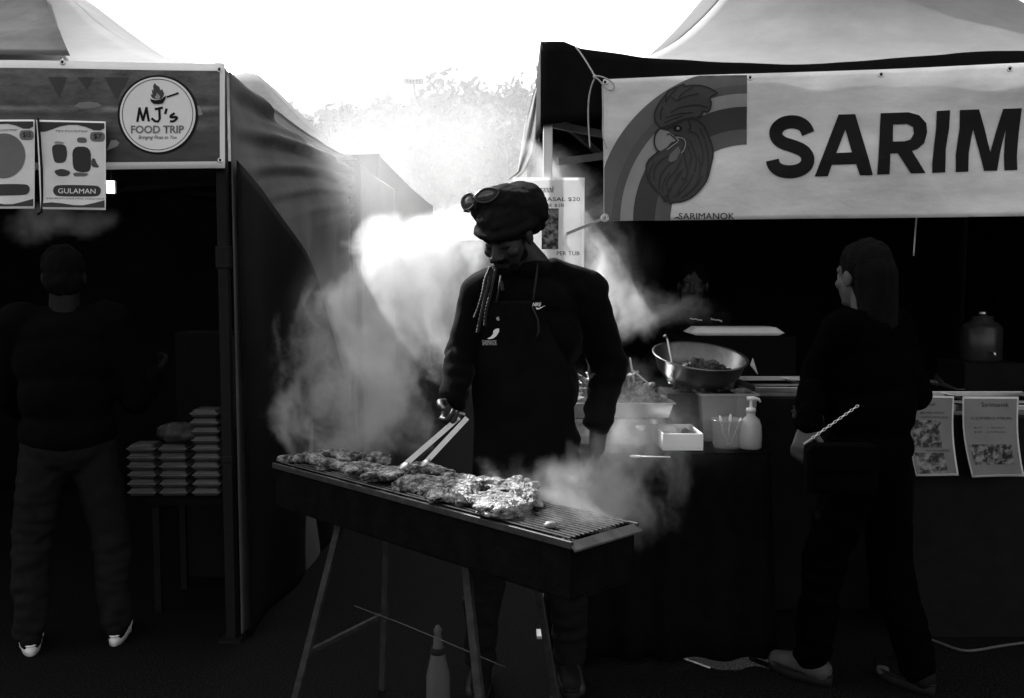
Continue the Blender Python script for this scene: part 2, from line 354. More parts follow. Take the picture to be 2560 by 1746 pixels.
# --- drink posters
z8 = conv(60, 280, 220/1245)
def drink_poster(dx, lab, full):
    pl = Plane(at(90, 300, 3.80), at(270, 302, 3.79), at(95, 525, 3.78), lambda a, c: .010*math.cos(a*9)+.02*(c*1.6)**2)
    S = lambda pts: [(x+dx, y+(-2 if dx else 0)) for x, y in z8(pts)]
    o = thing('drink_poster', lab, 'poster', pl.hit(*S([(700, 1390)])[0]))
    quad(pl, S([(195,122),(1142,130),(1152,1390),(265,1385)]), (20, 24)).build('sheet', M('poster_white', .86, .5, var=.04, trans=.1), o, True, .0015)
    quad(pl, S([(222,150),(1128,156),(1142,1358),(285,1352)]), (18, 22), .0016).build('printed_ground', tone(.68, .12), o, True)
    PLd = lambda n_, p, m, h=.003: pl.poly(n_, S(p), m, o, h, cuts=1, rnd=0 if n_ == 'wave_band' else 2)
    PLd('wave_band', [(222,150),(1128,156),(1130,230),(1070,262),(980,258),(880,215),(760,188),(640,190),(520,215),(420,255),(330,288),(240,295)], tone(.04))
    PLd('wave_band', [(285,1302),(420,1288),(560,1300),(720,1325),(850,1325),(980,1295),(1140,1250),(1142,1356),(288,1356)], tone(.05))
    PLd('price_tag', [(960,283),(1136,280),(1138,420),(970,420),(940,395),(930,345),(940,305)], tone(.16))
    pl.text('lettering', '$7' if full else '$15', (S([(985,310)])[0]+S([(1095,390)])[0]), ink, o, .004, bold=.01)
    pl.text('lettering', "MJ'S FOODTRIP", (S([(470,262)])[0]+S([(900,300)])[0]), tone(.1), o, .003)
    if full:
        PLd('glass_print', [(410,470),(605,462),(628,600),(600,725),(460,735),(430,640)], tone(.035))
        PLd('ice_print', [(430,460),(470,420),(560,430),(600,458)], tone(.3))
        PLd('lid_print', [(755,365),(880,362),(895,440),(760,440)], tone(.12))
        PLd('bottle_print', [(692,492),(940,495),(952,780),(920,850),(820,860),(740,840),(700,780)], tone(.03))
        PLd('bowl_print', [(440,840),(560,808),(680,850),(640,910),(560,922),(490,910)], tone(.05))
        PLd('coaster_print', [(700,860),(930,868),(880,915),(800,915),(720,920)], tone(.14))
        PLd('leaf_print', [(955,660),(1000,655),(1020,720),(1070,790),(950,780)], tone(.07))
    else:
        PLd('plate_print', circ(700, 640, 320, 30), tone(.16))
    PLd('name_plate', [(500,1040),(1030,1040),(1080,1075),(1090,1120),(1075,1165),(1030,1200),(500,1205),(450,1170),(435,1120),(450,1070)], tone(.035))
    if full: pl.text('lettering', 'GULAMAN', (S([(510,1090)])[0]+S([(1015,1160)])[0]), M('print_white', .75, .6, var=.02), o, .0042)
    if full: pl.text('lettering', 'BOBA BROWN SUGAR SYRUP, VANILLA SYRUP', (S([(350,1220)])[0]+S([(1135,1246)])[0]), tone(.1), o, .003)
    return o
drink_poster(0, 'drink poster with a glass and bottle and a seven dollar price', True)
drink_poster(-172, 'poster beside the drink poster, mostly out of view, showing a round plate', False)
tag(MB().tube([at(95, 296, 3.775), at(99, 340, 3.772), at(104, 420, 3.77), at(106, 500, 3.765), at(104, 530, 3.765), at(94, 537, 3.765)], .0045, 6).build('zip_tie', ink, None, True),
    'black cable tie hanging between the two drink posters', 'cable tie')
# small lit work lamp under the banner
wl = thing('work_lamp', 'small bright rectangular lamp hanging under the framed banner', 'lamp', at(276, 484, 3.9))
cc = at(276, 468, 3.9)
MB().box(cc+V(0, .012, 0), (.034, .016, .054)).build('housing', M('lamp_white', .6, .5), wl, bevel=.003)
em = bpy.data.materials.new('lamp_face'); em.use_nodes = True; em.node_tree.nodes['Principled BSDF'].inputs['Emission Color'].default_value = (1, 1, 1, 1); em.node_tree.nodes['Principled BSDF'].inputs['Emission Strength'].default_value = 2.2
MB().box(cc, (.03, .006, .05)).build('lamp_face', em, wl)
MB().bar(cc+V(0, .012, .025), V(cc.x, cc.y+.012, ZE-.10), .004, .004, V(0, 1, 0)).build('hanging_wire', ink, wl)
# --- low table with takeaway boxes inside the left stall
def table(name, lab, x0, x1, y0, y1, z, mtop, cloth=None, clothlab=None, lx=.04):
    t = thing(name, lab, 'table', ((x0+x1)/2, (y0+y1)/2, 0))
    MB().box(((x0+x1)/2, (y0+y1)/2, z-.015), (x1-x0, y1-y0, .03)).build('table_top', mtop, t, bevel=.004)
    for x in (x0+lx, x1-lx):
        for y in (y0+lx, y1-lx): MB().box((x, y, (z-.03)/2), (.03, .03, z-.03)).build('leg', dark_pole, t)
    if cloth:
        nu = 120
        def fn(u, v):
            k = u*(x1-x0+2*(y1-y0))
            if k < y1-y0: p = V(x0-.006, y1-k, 0); n = V(-1, 0, 0)
            elif k < (y1-y0)+(x1-x0): p = V(x0+k-(y1-y0), y0-.006, 0); n = V(0, -1, 0)
            else: p = V(x1+.006, y0+(k-(y1-y0)-(x1-x0)), 0); n = V(1, 0, 0)
            p.z = z-.002-v*(z-.03); return p + n*(.004+v*.025*(1+math.sin(k*34+2*noise.noise(V(k*3, 0, 0)))))
        c = tag(MB().sheet(fn, nu, 6).build('tablecloth', cloth, None, True, .002), clothlab, 'tablecloth')
        def top(u, v): return V(x0-.006+u*(x1-x0+.012), y0-.006+v*(y1-y0+.006), z+.003)
        MB().sheet(top, 6, 4).build('cloth_top', cloth, c, solid=.002)
    return t
zt = at(450, 1243, 4.25).z
table('folding_table', 'low folding table holding stacked takeaway boxes in the left stall', at(325, 0, 4.2).x, at(585, 0, 4.2).x-.02, 4.2, 4.62, zt, dark_wall)
clear_box = M('box_grey', .06, .35, var=.15, scale=25, spec=.5)
def clamshell(name, c, sx, sy, h, mat, lab, group, lidh=.6):
    o = thing(name, lab, 'food box', c, group)
    def ringp(s, z): return [(-sx/2*s, -sy/2*s, z), (sx/2*s, -sy/2*s, z), (sx/2*s, sy/2*s, z), (-sx/2*s, sy/2*s, z)]
    c = Vector(c); lo = h*(1-lidh)
    MB().hexa([c+Vector(p) for p in ringp(.86, 0)], [c+Vector(p) for p in ringp(1, lo)]).build('tray', mat, o, bevel=.004)
    MB().box(c+V(0, 0, lo+.0025), (sx*1.05, sy*1.05, .004)).build('rim', M('box_rim', .14, .4), o)
    MB().hexa([c+Vector(p) for p in ringp(1, lo+.005)], [c+Vector(p) for p in ringp(.8, h)]).build('lid', mat, o, bevel=.006)
    return o
bw_, bh = .124, .0405
boxp = None
for ci, px in enumerate((368, 447, 527)):
    nrow = (6, 6, 10)[ci]
    for k in range(nrow):
        c = at(px, 1243, 4.32); c = V(c.x+random.uniform(-.003, .003), 4.32, zt+.001+k*bh)
        ORD = ('bottom', 'second', 'third', 'fourth', 'fifth', 'sixth', 'seventh', 'eighth', 'ninth', 'topmost')
        lab = ('topmost' if k == nrow-1 else ORD[k]) + ' takeaway box' + (' up' if 0 < k < nrow-1 else '') + ' in the ' + ('low stack of boxes nearest the customer', 'middle stack of boxes under the plastic bag', 'tall stack of boxes against the tent pole')[ci]
        if boxp is None: boxp = clamshell('takeaway_box', c, bw_, bw_, bh-.003, clear_box, lab, 'takeaway boxes stacked in the left stall')
        else: copy_thing(boxp, c-boxp.location, lab)
def crumple(c, r, seed, amp=.35, sub=4, q=5):
    mb = MB().ico(Matrix.Translation(c) @ Matrix.Diagonal((r[0], r[1], r[2], 1)), sub)
    mb.v = [tuple(Vector(c)+(Vector(p)-Vector(c))*(1+amp*noise.turbulence(Vector(p)*q/max(r)*.25+V(seed, 0, 0), 3, True)-amp*.5)) for p in mb.v]
    return mb
cb = at(447, 1100, 4.32); zb = zt+.001+6*bh
tag(crumple(V(cb.x, 4.32, zb+.045), (.10, .09, .05), 3).build('plastic_bag', M('bag', .07, .4, var=.3, scale=20, trans=.3), None, True), 'crumpled plastic bag on the middle stack of takeaway boxes', 'bag')
# upright carton behind the boxes
cx_ = at(522, 915, 4.75)
ct = thing('carton', 'tall dark carton standing behind the takeaway boxes', 'carton', (cx_.x, 4.85, 0))
zc = at(522, 832, 4.75).z
MB().box((cx_.x, 4.85, zc/2), (.34, .2, zc)).build('carton_body', M('carton', .008, .9, var=.2, spec=.05), ct, bevel=.004)
MB().box((cx_.x+.10, 4.745, zc*.8), (.07, .006, zc*.38)).build('label_strip', M('carton_label', .02, .8, var=.2, spec=.05), ct)
# ================================================================== REAR TENTS, TREES, MAST
def simple_tent(name, lab, x0, x1, y0, y1, ze, zp, roofm, wallm, val=.3):
    t = thing(name, lab, 'tent', ((x0+x1)/2, (y0+y1)/2, 0), None)
    p = V((x0+x1)/2, (y0+y1)/2, zp); c = [V(x1, y0, ze), V(x1, y1, ze), V(x0, y1, ze), V(x0, y0, ze)]
    for i in range(4):
        roof_sheet(c[i], c[(i+1) % 4], p, .12, 10).build('roof_panel', roofm, t, True, .003)
        a, e = c[i], c[(i+1) % 4]; n = (e-a).normalized().cross(V(0, 0, 1))
        def fn(u, v, a=a, e=e, n=n):
            q = a.lerp(e, u); q.z -= v*(ze-.003)+.04*math.sin(math.pi*u)*(1-v); return q+n*(.02*math.sin(u*30)+.04*noise.noise(V(u*6, v*2, ze)))*v
        MB().sheet(fn, 40, 8).build('curtain', wallm, t, True, .003)
        MB().box((a.x, a.y, ze/2), (.04, .04, ze)).build('pole', dark_pole, t)
    return t
simple_tent('canopy_tent', 'grey tent with rounded peak standing right behind the left stall', -3.55, -1.2, 7.4, 9.8, at(880, 400, 7.4).z, at(622, 140, 8.6).z, M('roof_grey', .30, .8, trans=.35, var=.1), wall_cloth)
simple_tent('canopy_tent', 'long dark marquee receding behind the grey tent', -4.6, -1.44, 10.2, 17, at(890, 385, 10.2).z, at(760, 330, 13).z, M('roof_dark', .14, .8, trans=.2), dark_wall)
simple_tent('canopy_tent', 'dark tent standing far behind the cook', .35, 3.6, 12, 15.5, 2.5, 3.3, M('roof_dark', .14), dark_wall)
simple_tent('canopy_tent', 'low dark tent closing the lane behind the smoke', -2.4, 1.4, 17.6, 20.6, 2.3, 2.9, M('roof_dark', .14), dark_wall)
bark = M('bark', .08, .9, var=.4, scale=12); leaf = M('leaf', .07, .6, var=.45, scale=1.5, trans=.35)
def tree(x, y, h, rw, lab, seed, nl=4200, ls=.26):
    rnd = random.Random(seed); t = thing('broadleaf_tree', lab, 'tree', (x, y, 0), 'trees behind the market')
    tb = MB(); top = V(x+rnd.uniform(-.4, .4), y, h*.62); base = V(x, y, 0)
    pts = [base.lerp(top, k/6)+V(rnd.uniform(-.1, .1), rnd.uniform(-.1, .1), 0)*(k > 0) for k in range(7)]
    tb.tube(pts, [h*.028*(1-k/8) for k in range(7)], 8)
    clumps = []
    for k in range(34):
        a = rnd.uniform(0, 6.283); e = rnd.uniform(-.5, 1); rr = rw*(1-.35*max(0, e))*math.sqrt(rnd.uniform(.25, 1))
        c = V(x+math.cos(a)*rr, y+math.sin(a)*rr, h*.66+e*h*.31*rnd.uniform(.6, 1)); clumps.append((c, rnd.uniform(.5, 1.15)*rw*.36))
        if k < 12:
            s_ = base.lerp(top, rnd.uniform(.55, 1)); m_ = s_.lerp(c, .5)+V(0, 0, .3)
            tb.tube([s_, m_, c], [h*.011, h*.007, h*.003], 5)
    tb.build('trunk', bark, t, True)
    lb = MB(); vs, fs = [], []
    for i in range(nl):
        c, r = clumps[rnd.randrange(len(clumps))]
        d = V(rnd.gauss(0, 1), rnd.gauss(0, 1), rnd.gauss(0, .8)); d = d.normalized()*r*rnd.random()**.45
        p = c+d; a = V(rnd.uniform(-1, 1), rnd.uniform(-1, 1), rnd.uniform(-1, 1)).normalized(); q = a.cross(V(rnd.uniform(-1, 1), .3, rnd.uniform(-1, 1))).normalized()
        s_ = ls*rnd.uniform(.6, 1.3); n = len(vs); vs += [p-a*s_, p+q*s_*.5, p+a*s_, p-q*s_*.5]; fs.append((n, n+1, n+2, n+3))
    lb.add(vs, fs).build('crown', leaf, t)
    return t
TR = [(640, 295, 30, 'tree peeping over the long dark marquee'), (730, 272, 31, 'left tree of the hazy row behind the marquee'), (835, 238, 30, 'rounded tree in the haze beside the floodlight mast'),
      (935, 262, 34, 'broad low tree below the floodlight mast'), (1045, 236, 31, 'dark leafed tree right of the floodlight mast'), (1140, 246, 33, 'tree above the cook in the smoke'),
      (1250, 262, 32, 'tree rising beside the curtain of the rooster stall'), (1370, 260, 36, 'tree hidden mostly by the rooster stall')]
for i, (px, py, d, lab) in enumerate(TR):
    p = at(px, py, d); tree(p.x, d, p.z, p.z*.30, lab, 40+i)
for i, (px, py, d) in enumerate(((1170, 185, 78), (1270, 172, 80))):
    p = at(px, py, d); tree(p.x, d, p.z, p.z*.32, ('tall faint tree far beyond the tree row', 'tallest faint tree far behind the rooster stall')[i], 70+i, 4000, .45)
mp = at(1035, 205, 60); mast = thing('floodlight_mast', 'distant floodlight mast with a wide lamp panel above the trees', 'mast', (mp.x, 60, 0))
MB().tube([(mp.x, 60, 0), (mp.x, 60, mp.z)], [.18, .1], 10).build('mast_pole', M('mast_grey', .3, .6), mast, True)
MB().box((mp.x, 59.85, mp.z), (1.25, .1, .36)).build('lamp_frame', M('mast_grey', .3), mast)
for r_ in range(2):
    for k in range(6):
        MB().lathe([(.001, 0), (.085, .0), (.085, .1)], (mp.x-.5+.2*k, 59.74, mp.z-.09+.18*r_), 10, Matrix.Rotation(R(90), 3, 'X')).build('lamp', M('lamp_grey', .5, .3), mast)
# ================================================================== RIGHT STALL
XR, YR = at(1362, 400, 3.95).x+.012, 3.95
ZR = at(1365, 103, YR).z
tr_ = thing('canopy_tent', 'stall tent with black valance and white corner pole behind the rooster banner', 'tent', (XR, YR, 0))
rc = [V(XR+.02, YR+.03, ZR-.12), V(XR+3, YR-.27, ZR-.10), V(XR+3.2, YR+2.9, ZR-.1), V(XR+.02, YR+3, ZR-.1)]
rp = V(XR+1.55, YR+1.4, ZR+1.55)
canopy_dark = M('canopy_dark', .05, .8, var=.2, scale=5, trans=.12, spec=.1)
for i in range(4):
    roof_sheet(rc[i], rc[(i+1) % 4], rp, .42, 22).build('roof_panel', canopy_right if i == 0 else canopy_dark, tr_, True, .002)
# black valance, sagging along the front (top edge read at several places)
top_px = [(1352, 105), (1410, 106), (1450, 122), (1600, 142), (1760, 155), (1900, 160), (2060, 160), (2160, 153), (2260, 145), (2400, 131), (2488, 129), (2600, 127), (2760, 124)]
def lerp_px(tab, x):
    for (a, ya), (c, yc) in zip(tab, tab[1:]):
        if x <= c: return ya+(yc-ya)*(x-a)/(c-a)
    return tab[-1][1]
PLV = Plane(at(1352, 105, 3.90), at(2600, 127, 3.62), at(1352, 310, 3.90), lambda a, c: .008*math.sin(a*11)+.006*math.sin(a*23+c*9))
def val_fn(u, v):
    x = 1352+u*1400; yt = lerp_px(top_px, x); yb = 312-40*min(1, max(0, (x-1352)/500)); return PLV.hit(x, yt+(yb-yt)*v, 0)
MB().sheet(val_fn, 70, 8).build('valance', black_valance, tr_, True, .004)
def val_side(u, v): return V(XR-.03+.01*math.sin(u*30)*v, YR-.05+u*3.0, ZR-.01-v*.34)
MB().sheet(val_side, 30, 4).build('side_valance', black_valance, tr_, True, .004)
for (x, y, nm) in ((XR, YR, 'w'), (XR+2.95, YR-.28, 'd'), (XR+3.1, YR+2.85, 'd'), (XR, YR+2.95, 'd')):
    pole(tr_, x, y, ZR-.02, white_pole if nm == 'w' else dark_pole, .038)
# scissor bars under the roof
for (a, c) in (((1385, 312, 4.0), (1525, 340, 4.05)), ((1395, 405, 4.15), (1530, 388, 4.2)), ((1400, 300, 4.6), (1540, 420, 5.2))):
    MB().bar(at(*a), at(*c), .02, .03).build('truss_bar', M('bar_grey', .12, .5, var=.2), tr_)
# walls: dark back, right and the rear two thirds of the left side
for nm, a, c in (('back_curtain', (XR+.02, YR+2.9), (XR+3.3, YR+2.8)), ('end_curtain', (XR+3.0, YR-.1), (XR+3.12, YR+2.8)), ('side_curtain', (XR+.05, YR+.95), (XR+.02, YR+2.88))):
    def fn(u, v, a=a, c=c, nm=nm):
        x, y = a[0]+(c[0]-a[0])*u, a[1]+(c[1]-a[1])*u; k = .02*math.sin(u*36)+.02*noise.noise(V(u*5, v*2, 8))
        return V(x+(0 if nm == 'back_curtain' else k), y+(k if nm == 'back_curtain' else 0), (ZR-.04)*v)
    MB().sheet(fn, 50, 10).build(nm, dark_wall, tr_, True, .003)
# thin pale drape beside the corner pole
def drape(u, v):
    e = [(1352, 180), (1345, 250), (1342, 330), (1335, 390), (1312, 430), (1290, 450)]; l = [(1350, 178), (1330, 240), (1312, 310), (1302, 380), (1294, 430), (1270, 450)]
    k = v*5; i = min(4, int(k)); f_ = k-i; a = Vector(l[i]).lerp(Vector(l[i+1]), f_); c = Vector(e[i]).lerp(Vector(e[i+1]), f_); q = a.lerp(c, u)
    p = at(q.x, q.y, 4.6); p.y += .03*math.sin(u*7+v*4); return p
tag(MB().sheet(drape, 10, 30).build('drape', M('drape', .55, .8, var=.08, trans=.6), None, True, .002), 'thin pale drape hanging beside the white corner pole', 'drape')
# --- rooster banner
def bwave(a, c):
    k = max(0, a-1.0)
    return .008*math.sin(a*5+c*9)+.005*math.sin(c*16+a*2)+.016*k*math.sin(c*13+1.0)+.010*noise.noise(V(a*2.2, c*6, 2))
PRB = Plane(at(1507, 200, 3.81), at(2640, 157, 3.49), at(1507, 553, 3.81), bwave)
rb = thing('banner', 'wide pale vinyl banner with rooster head, rainbow arch and large dark lettering', 'banner', PRB.hit(2000, 548))
quad(PRB, [(1508, 199), (2760, 153), (2760, 539), (1509, 553)], (90, 30)).build('vinyl_sheet', vinyl, rb, True, .002)
z3 = conv(1280, 60, 620/1890); z4 = conv(1860, 60, 640/1951)
AC = (1790, 1500); H1 = .003
for r0, r1, tv in ((1162, 1030, .13), (1030, 965, .10), (965, 868, .30), (868, 700, .05), (700, 583, .11)):
    def fn(u, v, r0=r0, r1=r1):
        q = math.pi/2+u*math.pi/2*1.003; r = r0+(r1-r0)*v
        x = AC[0]+r*math.cos(q); y = AC[1]-r*math.sin(q); x = max(x, 702); y = max(y, 412-(x-700)*.016)
        y = min(y, 1500); return PRB.hit(*z3([(x, y)])[0], H1)
    MB().sheet(fn, 40, 5).build('rainbow_band', tone(tv), rb, True)
crest = [(1090,745),(1085,690),(1105,640),(1130,600),(1175,545),(1190,520),(1250,490),(1330,462),(1300,490),(1370,475),(1470,480),(1575,535),(1545,545),(1505,570),(1520,610),(1510,660),(1480,680),(1455,660),(1455,690),(1420,715),(1370,715),(1300,730),(1230,770),(1180,800),(1130,795)]
neck = [(1130,800),(1100,820),(1085,870),(1085,920),(1105,965),(1130,970),(1080,1000),(1030,1050),(1020,1110),(1030,1170),(1075,1240),(1140,1310),(1170,1365),(1185,1330),(1205,1375),(1230,1360),(1300,1358),(1380,1320),(1440,1260),(1490,1190),(1515,1080),(1535,1000),(1525,920),(1490,830),(1450,760),(1400,725),(1340,725),(1280,735),(1220,765)]
em_ = PRB.poly('rooster_emblem', z3(neck), tone(.05), rb, .0055, rnd=1)
PRB.poly('crest', z3(crest), tone(.06), em_, .0058, rnd=1)
PRB.poly('beak', z3([(1130,805),(1190,820),(1250,865),(1255,890),(1215,900),(1180,940),(1130,970),(1105,960),(1088,915),(1090,860)]), tone(.26), em_, .0072)
PRB.poly('wattle', z3([(1245,950),(1270,930),(1283,970),(1255,1030),(1215,1055),(1190,1040),(1200,1000)]), tone(.14), em_, .0072, cuts=1)
PRB.poly('eye', z3(circ(1262, 797, 34, 16, 24)), ink, em_, .0076, cuts=1)
PRB.poly('iris', z3(circ(1265, 797, 12, 12)), tone(.2), em_, .0084, cuts=0)
ob = MB()
for pts, wd in ((crest+[crest[0]], 3.4), (neck+[neck[0]], 4), ([(1175,545),(1170,620),(1195,560),(1260,500)], 3), ([(1270,590),(1290,540),(1380,490)], 3), ([(1135,730),(1130,690),(1150,640)], 3), ([(1145,800),(1200,800),(1240,765),(1300,745)], 4), ([(1180,850),(1195,835),(1215,850),(1250,880)], 3.4),
                ([(1185,945),(1240,900),(1260,890),(1230,860)], 4), ([(1240,850),(1300,860),(1320,900),(1310,970),(1290,985)], 4.5), ([(1340,730),(1370,790),(1340,810),(1380,830)], 3.4), ([(1085,1190),(1080,1110),(1130,1040),(1200,1000)], 3.4), ([(1125,1270),(1120,1170),(1180,1080),(1230,1050)], 3.4),
                ([(1175,1240),(1180,1190),(1250,1120),(1290,1030)], 3.4), ([(1235,1210),(1260,1150),(1300,1110)], 3.4), ([(1300,1170),(1310,1210),(1345,1130),(1320,1050),(1310,980)], 3.6), ([(1160,1330),(1180,1300),(1195,1340),(1190,1250)], 3.2), ([(1290,1330),(1400,1250),(1450,1160)], 3), ([(1480,1170),(1500,1050),(1480,900),(1430,790)], 3), ([(1240,1320),(1330,1250),(1380,1150)], 3), ([(1050,1200),(1045,1120),(1090,1050)], 2.4), ([(1150,1290),(1150,1210),(1200,1130)], 2.4), ([(1205,1280),(1215,1230),(1260,1180),(1290,1130)], 2.4), ([(1260,1290),(1290,1240),(1340,1190)], 2.4), ([(1330,1310),(1410,1220),(1440,1100),(1420,1000)], 2.4), ([(1390,1130),(1410,1040),(1380,940),(1350,880)], 2.4), ([(1350,1090),(1370,1010),(1340,930)], 2.4), ([(1450,1080),(1460,980),(1430,880),(1390,820)], 2.4), ([(1215,560),(1250,600),(1320,560),(1420,540)], 2.4), ([(1210,680),(1280,640),(1400,620),(1490,640)], 2.4), ([(1170,720),(1260,690),(1380,680)], 2.4), ([(1160,760),(1230,725),(1300,705)], 2.4)):
    PRB.ribmesh(ob, z3(pts), wd, .0082, smooth=1)
ob.build('outline', M('outline_ink', .012, .6), em_)
gb = MB()
for pts in ([(1180,960),(1225,925),(1275,890),(1250,870)], [(1250,862),(1310,870),(1325,910),(1312,960),(1290,985)]): PRB.ribmesh(gb, z3(pts), 2.4, .0092, smooth=1)
gb.build('beak_line', tone(.3), em_)
PRB.ribbon('letter', z4([(490,835),(470,785),(425,752),(365,742),(295,755),(245,800),(242,855),(285,905),(375,932),(450,965),(486,1015),(480,1075),(430,1118),(350,1134),(270,1122),(225,1085),(215,1040)]), 100*.328, ink, rb, .004, smooth=2)
LT = {'A': ([(535,1167),(722,690),(848,688),(978,1155),(880,1158),(850,1072),(665,1078),(635,1165)], [[(700,988),(772,805),(818,983)]]),
      'R': ([(1010,1152),(1040,683),(1250,677),(1330,700),(1385,760),(1392,830),(1370,910),(1320,955),(1275,972),(1380,1138),(1268,1142),(1165,988),(1110,992),(1105,1148)], [[(1130,900),(1133,770),(1240,765),(1285,790),(1290,840),(1265,885),(1220,898)]]),
      'I': ([(1432,1138),(1430,1060),(1460,800),(1463,668),(1566,662),(1560,800),(1535,960),(1532,1132)], []),
      'M': ([(1612,1130),(1612,1000),(1640,800),(1640,660),(1788,654),(1835,800),(1880,975),(1930,800),(1975,648),(2120,642),(2105,800),(2085,1000),(2085,1112),(1985,1116),(1985,1000),(2000,800),(1960,960),(1930,1118),(1830,1120),(1790,960),(1745,800),(1712,990),(1708,1126)], [])}
for k, (o_, h_) in LT.items(): PRB.poly('letter', z4(o_), ink, rb, .0045, [z4(q) for q in h_], cuts=3)
PRB.text('lettering', 'SARIMANOK', (1697, 533, 1836, 549), ink, rb, .0045)
PRB.ribbon('dash_mark', z3([(1240,1480),(1275,1474)]), 3, ink, rb, .0045)
for px, py in ((1513, 207), (1875, 196), (2203, 187), (2520, 176), (1512, 545)): eyelet(PRB, px, py, 6, rb)
def cord(name, pts, d, r, mat, lab, cat, group=None, seg=6, sm=2):
    P = [Vector(p) for p in pts]
    for _ in range(sm):
        Q = [P[0]]
        for a, c in zip(P, P[1:]): Q += [a*.75+c*.25, a*.25+c*.75]
        P = Q+[P[-1]]
    return tag(MB().tube(P, r, seg).build(name, mat, None, True), lab, cat, group)
cr = thing('tie_rope', 'thin rope knotted through the corner eyelet of the rooster banner', 'rope', at(1513, 207, 3.785))
DR = 3.85
def rp_(nm, pts): 
    P = [at(x, y, d) for x, y, d in pts]
    for _ in range(2):
        Q = [P[0]]
        for a, c in zip(P, P[1:]): Q += [a*.75+c*.25, a*.25+c*.75]
        P = Q+[P[-1]]
    MB().tube(P, .0032, 6).build(nm, rope_m, cr, True)
rp_('long_strand', [(1440, 118, 3.86), (1460, 145, 3.82), (1488, 192, 3.785)])
rp_('loop', [(1486, 190, 3.785), (1505, 192, 3.78), (1530, 204, 3.775), (1538, 220, 3.775), (1528, 228, 3.775), (1512, 220, 3.78), (1498, 200, 3.78), (1484, 192, 3.78)])
rp_('tail', [(1488, 194, 3.785), (1478, 215, 3.80), (1471, 250, 3.82), (1470, 300, 3.83), (1475, 370, 3.84)])
rp_('tail', [(1506, 215, 3.785), (1508, 290, 3.785), (1506, 340, 3.785), (1517, 372, 3.785)])
MB().ico(Matrix.Translation(at(1487, 192, 3.785)) @ Matrix.Scale(.008, 4), 2).build('knot', rope_m, cr, True)
lr = thing('tie_rope', 'rope with a metal ring tying the lower corner of the rooster banner to the pole', 'rope', at(1512, 545, 3.79))
MB().tube([at(1512, 545, 3.785), at(1490, 553, 3.82), at(1380, 598, 3.95)], .0035, 6).build('strand', rope_m, lr, True)
MB().tube([at(1510, 549, 3.785), at(1490, 557, 3.82), at(1380, 602, 3.95)], .0028, 6).build('strand', rope_m, lr, True)
MB().tube([at(1512+9*math.cos(k*.45), 545+9*math.sin(k*.45), 3.782) for k in range(15)], .003, 6).build('ring', steel, lr, True)
# --- INASAL poster on the pole
PIN = Plane(at(1286, 445, 3.90), at(1461, 445, 3.90), at(1286, 700, 3.90), lambda a, c: .004*math.sin(a*10+2))
z5 = conv(1080, 420, 540/1783)
ip = thing('menu_poster', 'laminated grilled chicken price poster on the white pole behind the cook', 'poster', PIN.hit(1375, 700))
quad(PIN, [(1283, 445), (1462, 444), (1460, 700), (1283, 700)], (14, 18)).build('sheet', M('laminate', .9, .45, var=.03, trans=.5), ip, True, .001)
quad(PIN, [(1289, 451), (1456, 450), (1454, 694), (1289, 694)], (14, 18), .0015).build('printed_ground', M('print_pale', .82, .6, var=.05, trans=.5), ip, True)
PIN.text('lettering', 'INASAL $20', z5([(885,243)])[0]+z5([(1222,279)])[0], ink, ip, .003)
PIN.text('lettering', 'RICE $28', z5([(888,297)])[0]+z5([(1088,325)])[0], ink, ip, .003)
PIN.text('lettering', 'PER TUB', z5([(1030,690)])[0]+z5([(1218,722)])[0], ink, ip, .003)
PIN.text('lettering', 'Sarimanok', z5([(800,145)])[0]+z5([(1012,205)])[0], ink, ip, .003, shear=.5)
photo = M('printed_food', .10, .5, var=.9, scale=38, lo=.006, sharp=(.44, .62))
quad(PIN, z5([(905,335),(1046,336),(1042,672),(905,672)]), (6, 10), .003).build('food_photo', photo, ip)
cord('hanging_string', [at(2292, 540, 3.75), at(2288, 580, 3.75), at(2284, 640, 3.75)], 0, .003, rope_m, 'short string hanging down from the lower edge of the rooster banner', 'string', sm=1)
# ================================================================== COUNTER OF THE RIGHT STALL
ZT = .845
xA0, xA1 = at(1395, 1140, 3.75).x, at(1905, 1140, 3.75).x
table('trestle_table', 'low serving table in the rooster stall under a black cloth', xA0, xA1, 3.66, 4.35, ZT, dark_wall, black_cloth, 'black cloth hanging over the low serving table')
ZQ = ZT+.004
# clear tub carrying the meat tray
def tub(c, sx, sy, h, mat, lab, name='plastic_tub', group=None):
    o = thing(name, lab, 'tub', c, group); c = Vector(c)
    def rg(s, z, t=0): return [c+V(-sx/2*s+t, -sy/2*s+t, z), c+V(sx/2*s-t, -sy/2*s+t, z), c+V(sx/2*s-t, sy/2*s-t, z), c+V(-sx/2*s+t, sy/2*s-t, z)]
    mb = MB(); L_ = [rg(.88, 0), rg(1, h), rg(1, h, .004), rg(.88, .004, .004)]
    vs = [p for r in L_ for p in r]; fs = [(3, 2, 1, 0), (12, 13, 14, 15)]
    for i in range(3):
        for k in range(4): fs.append((i*4+k, i*4+(k+1) % 4, i*4+4+(k+1) % 4, i*4+4+k))
    mb.add(vs, fs).build('shell', mat, o, bevel=.003)
    rim = MB()
    P = rg(1.02, h)
    for k in range(4): rim.bar(P[k], P[(k+1) % 4], .012, .008)
    rim.build('rim', mat, o)
    return o
gl = glass('clear_plastic', .12, .92, .72)
zTr = at(1500, 1003, 3.95).z
p = at(1535, 1040, 3.95); tub((p.x, 3.97, ZQ), .34, .28, zTr-ZQ-.065, gl, 'clear plastic tub under the tray of grilled meat')
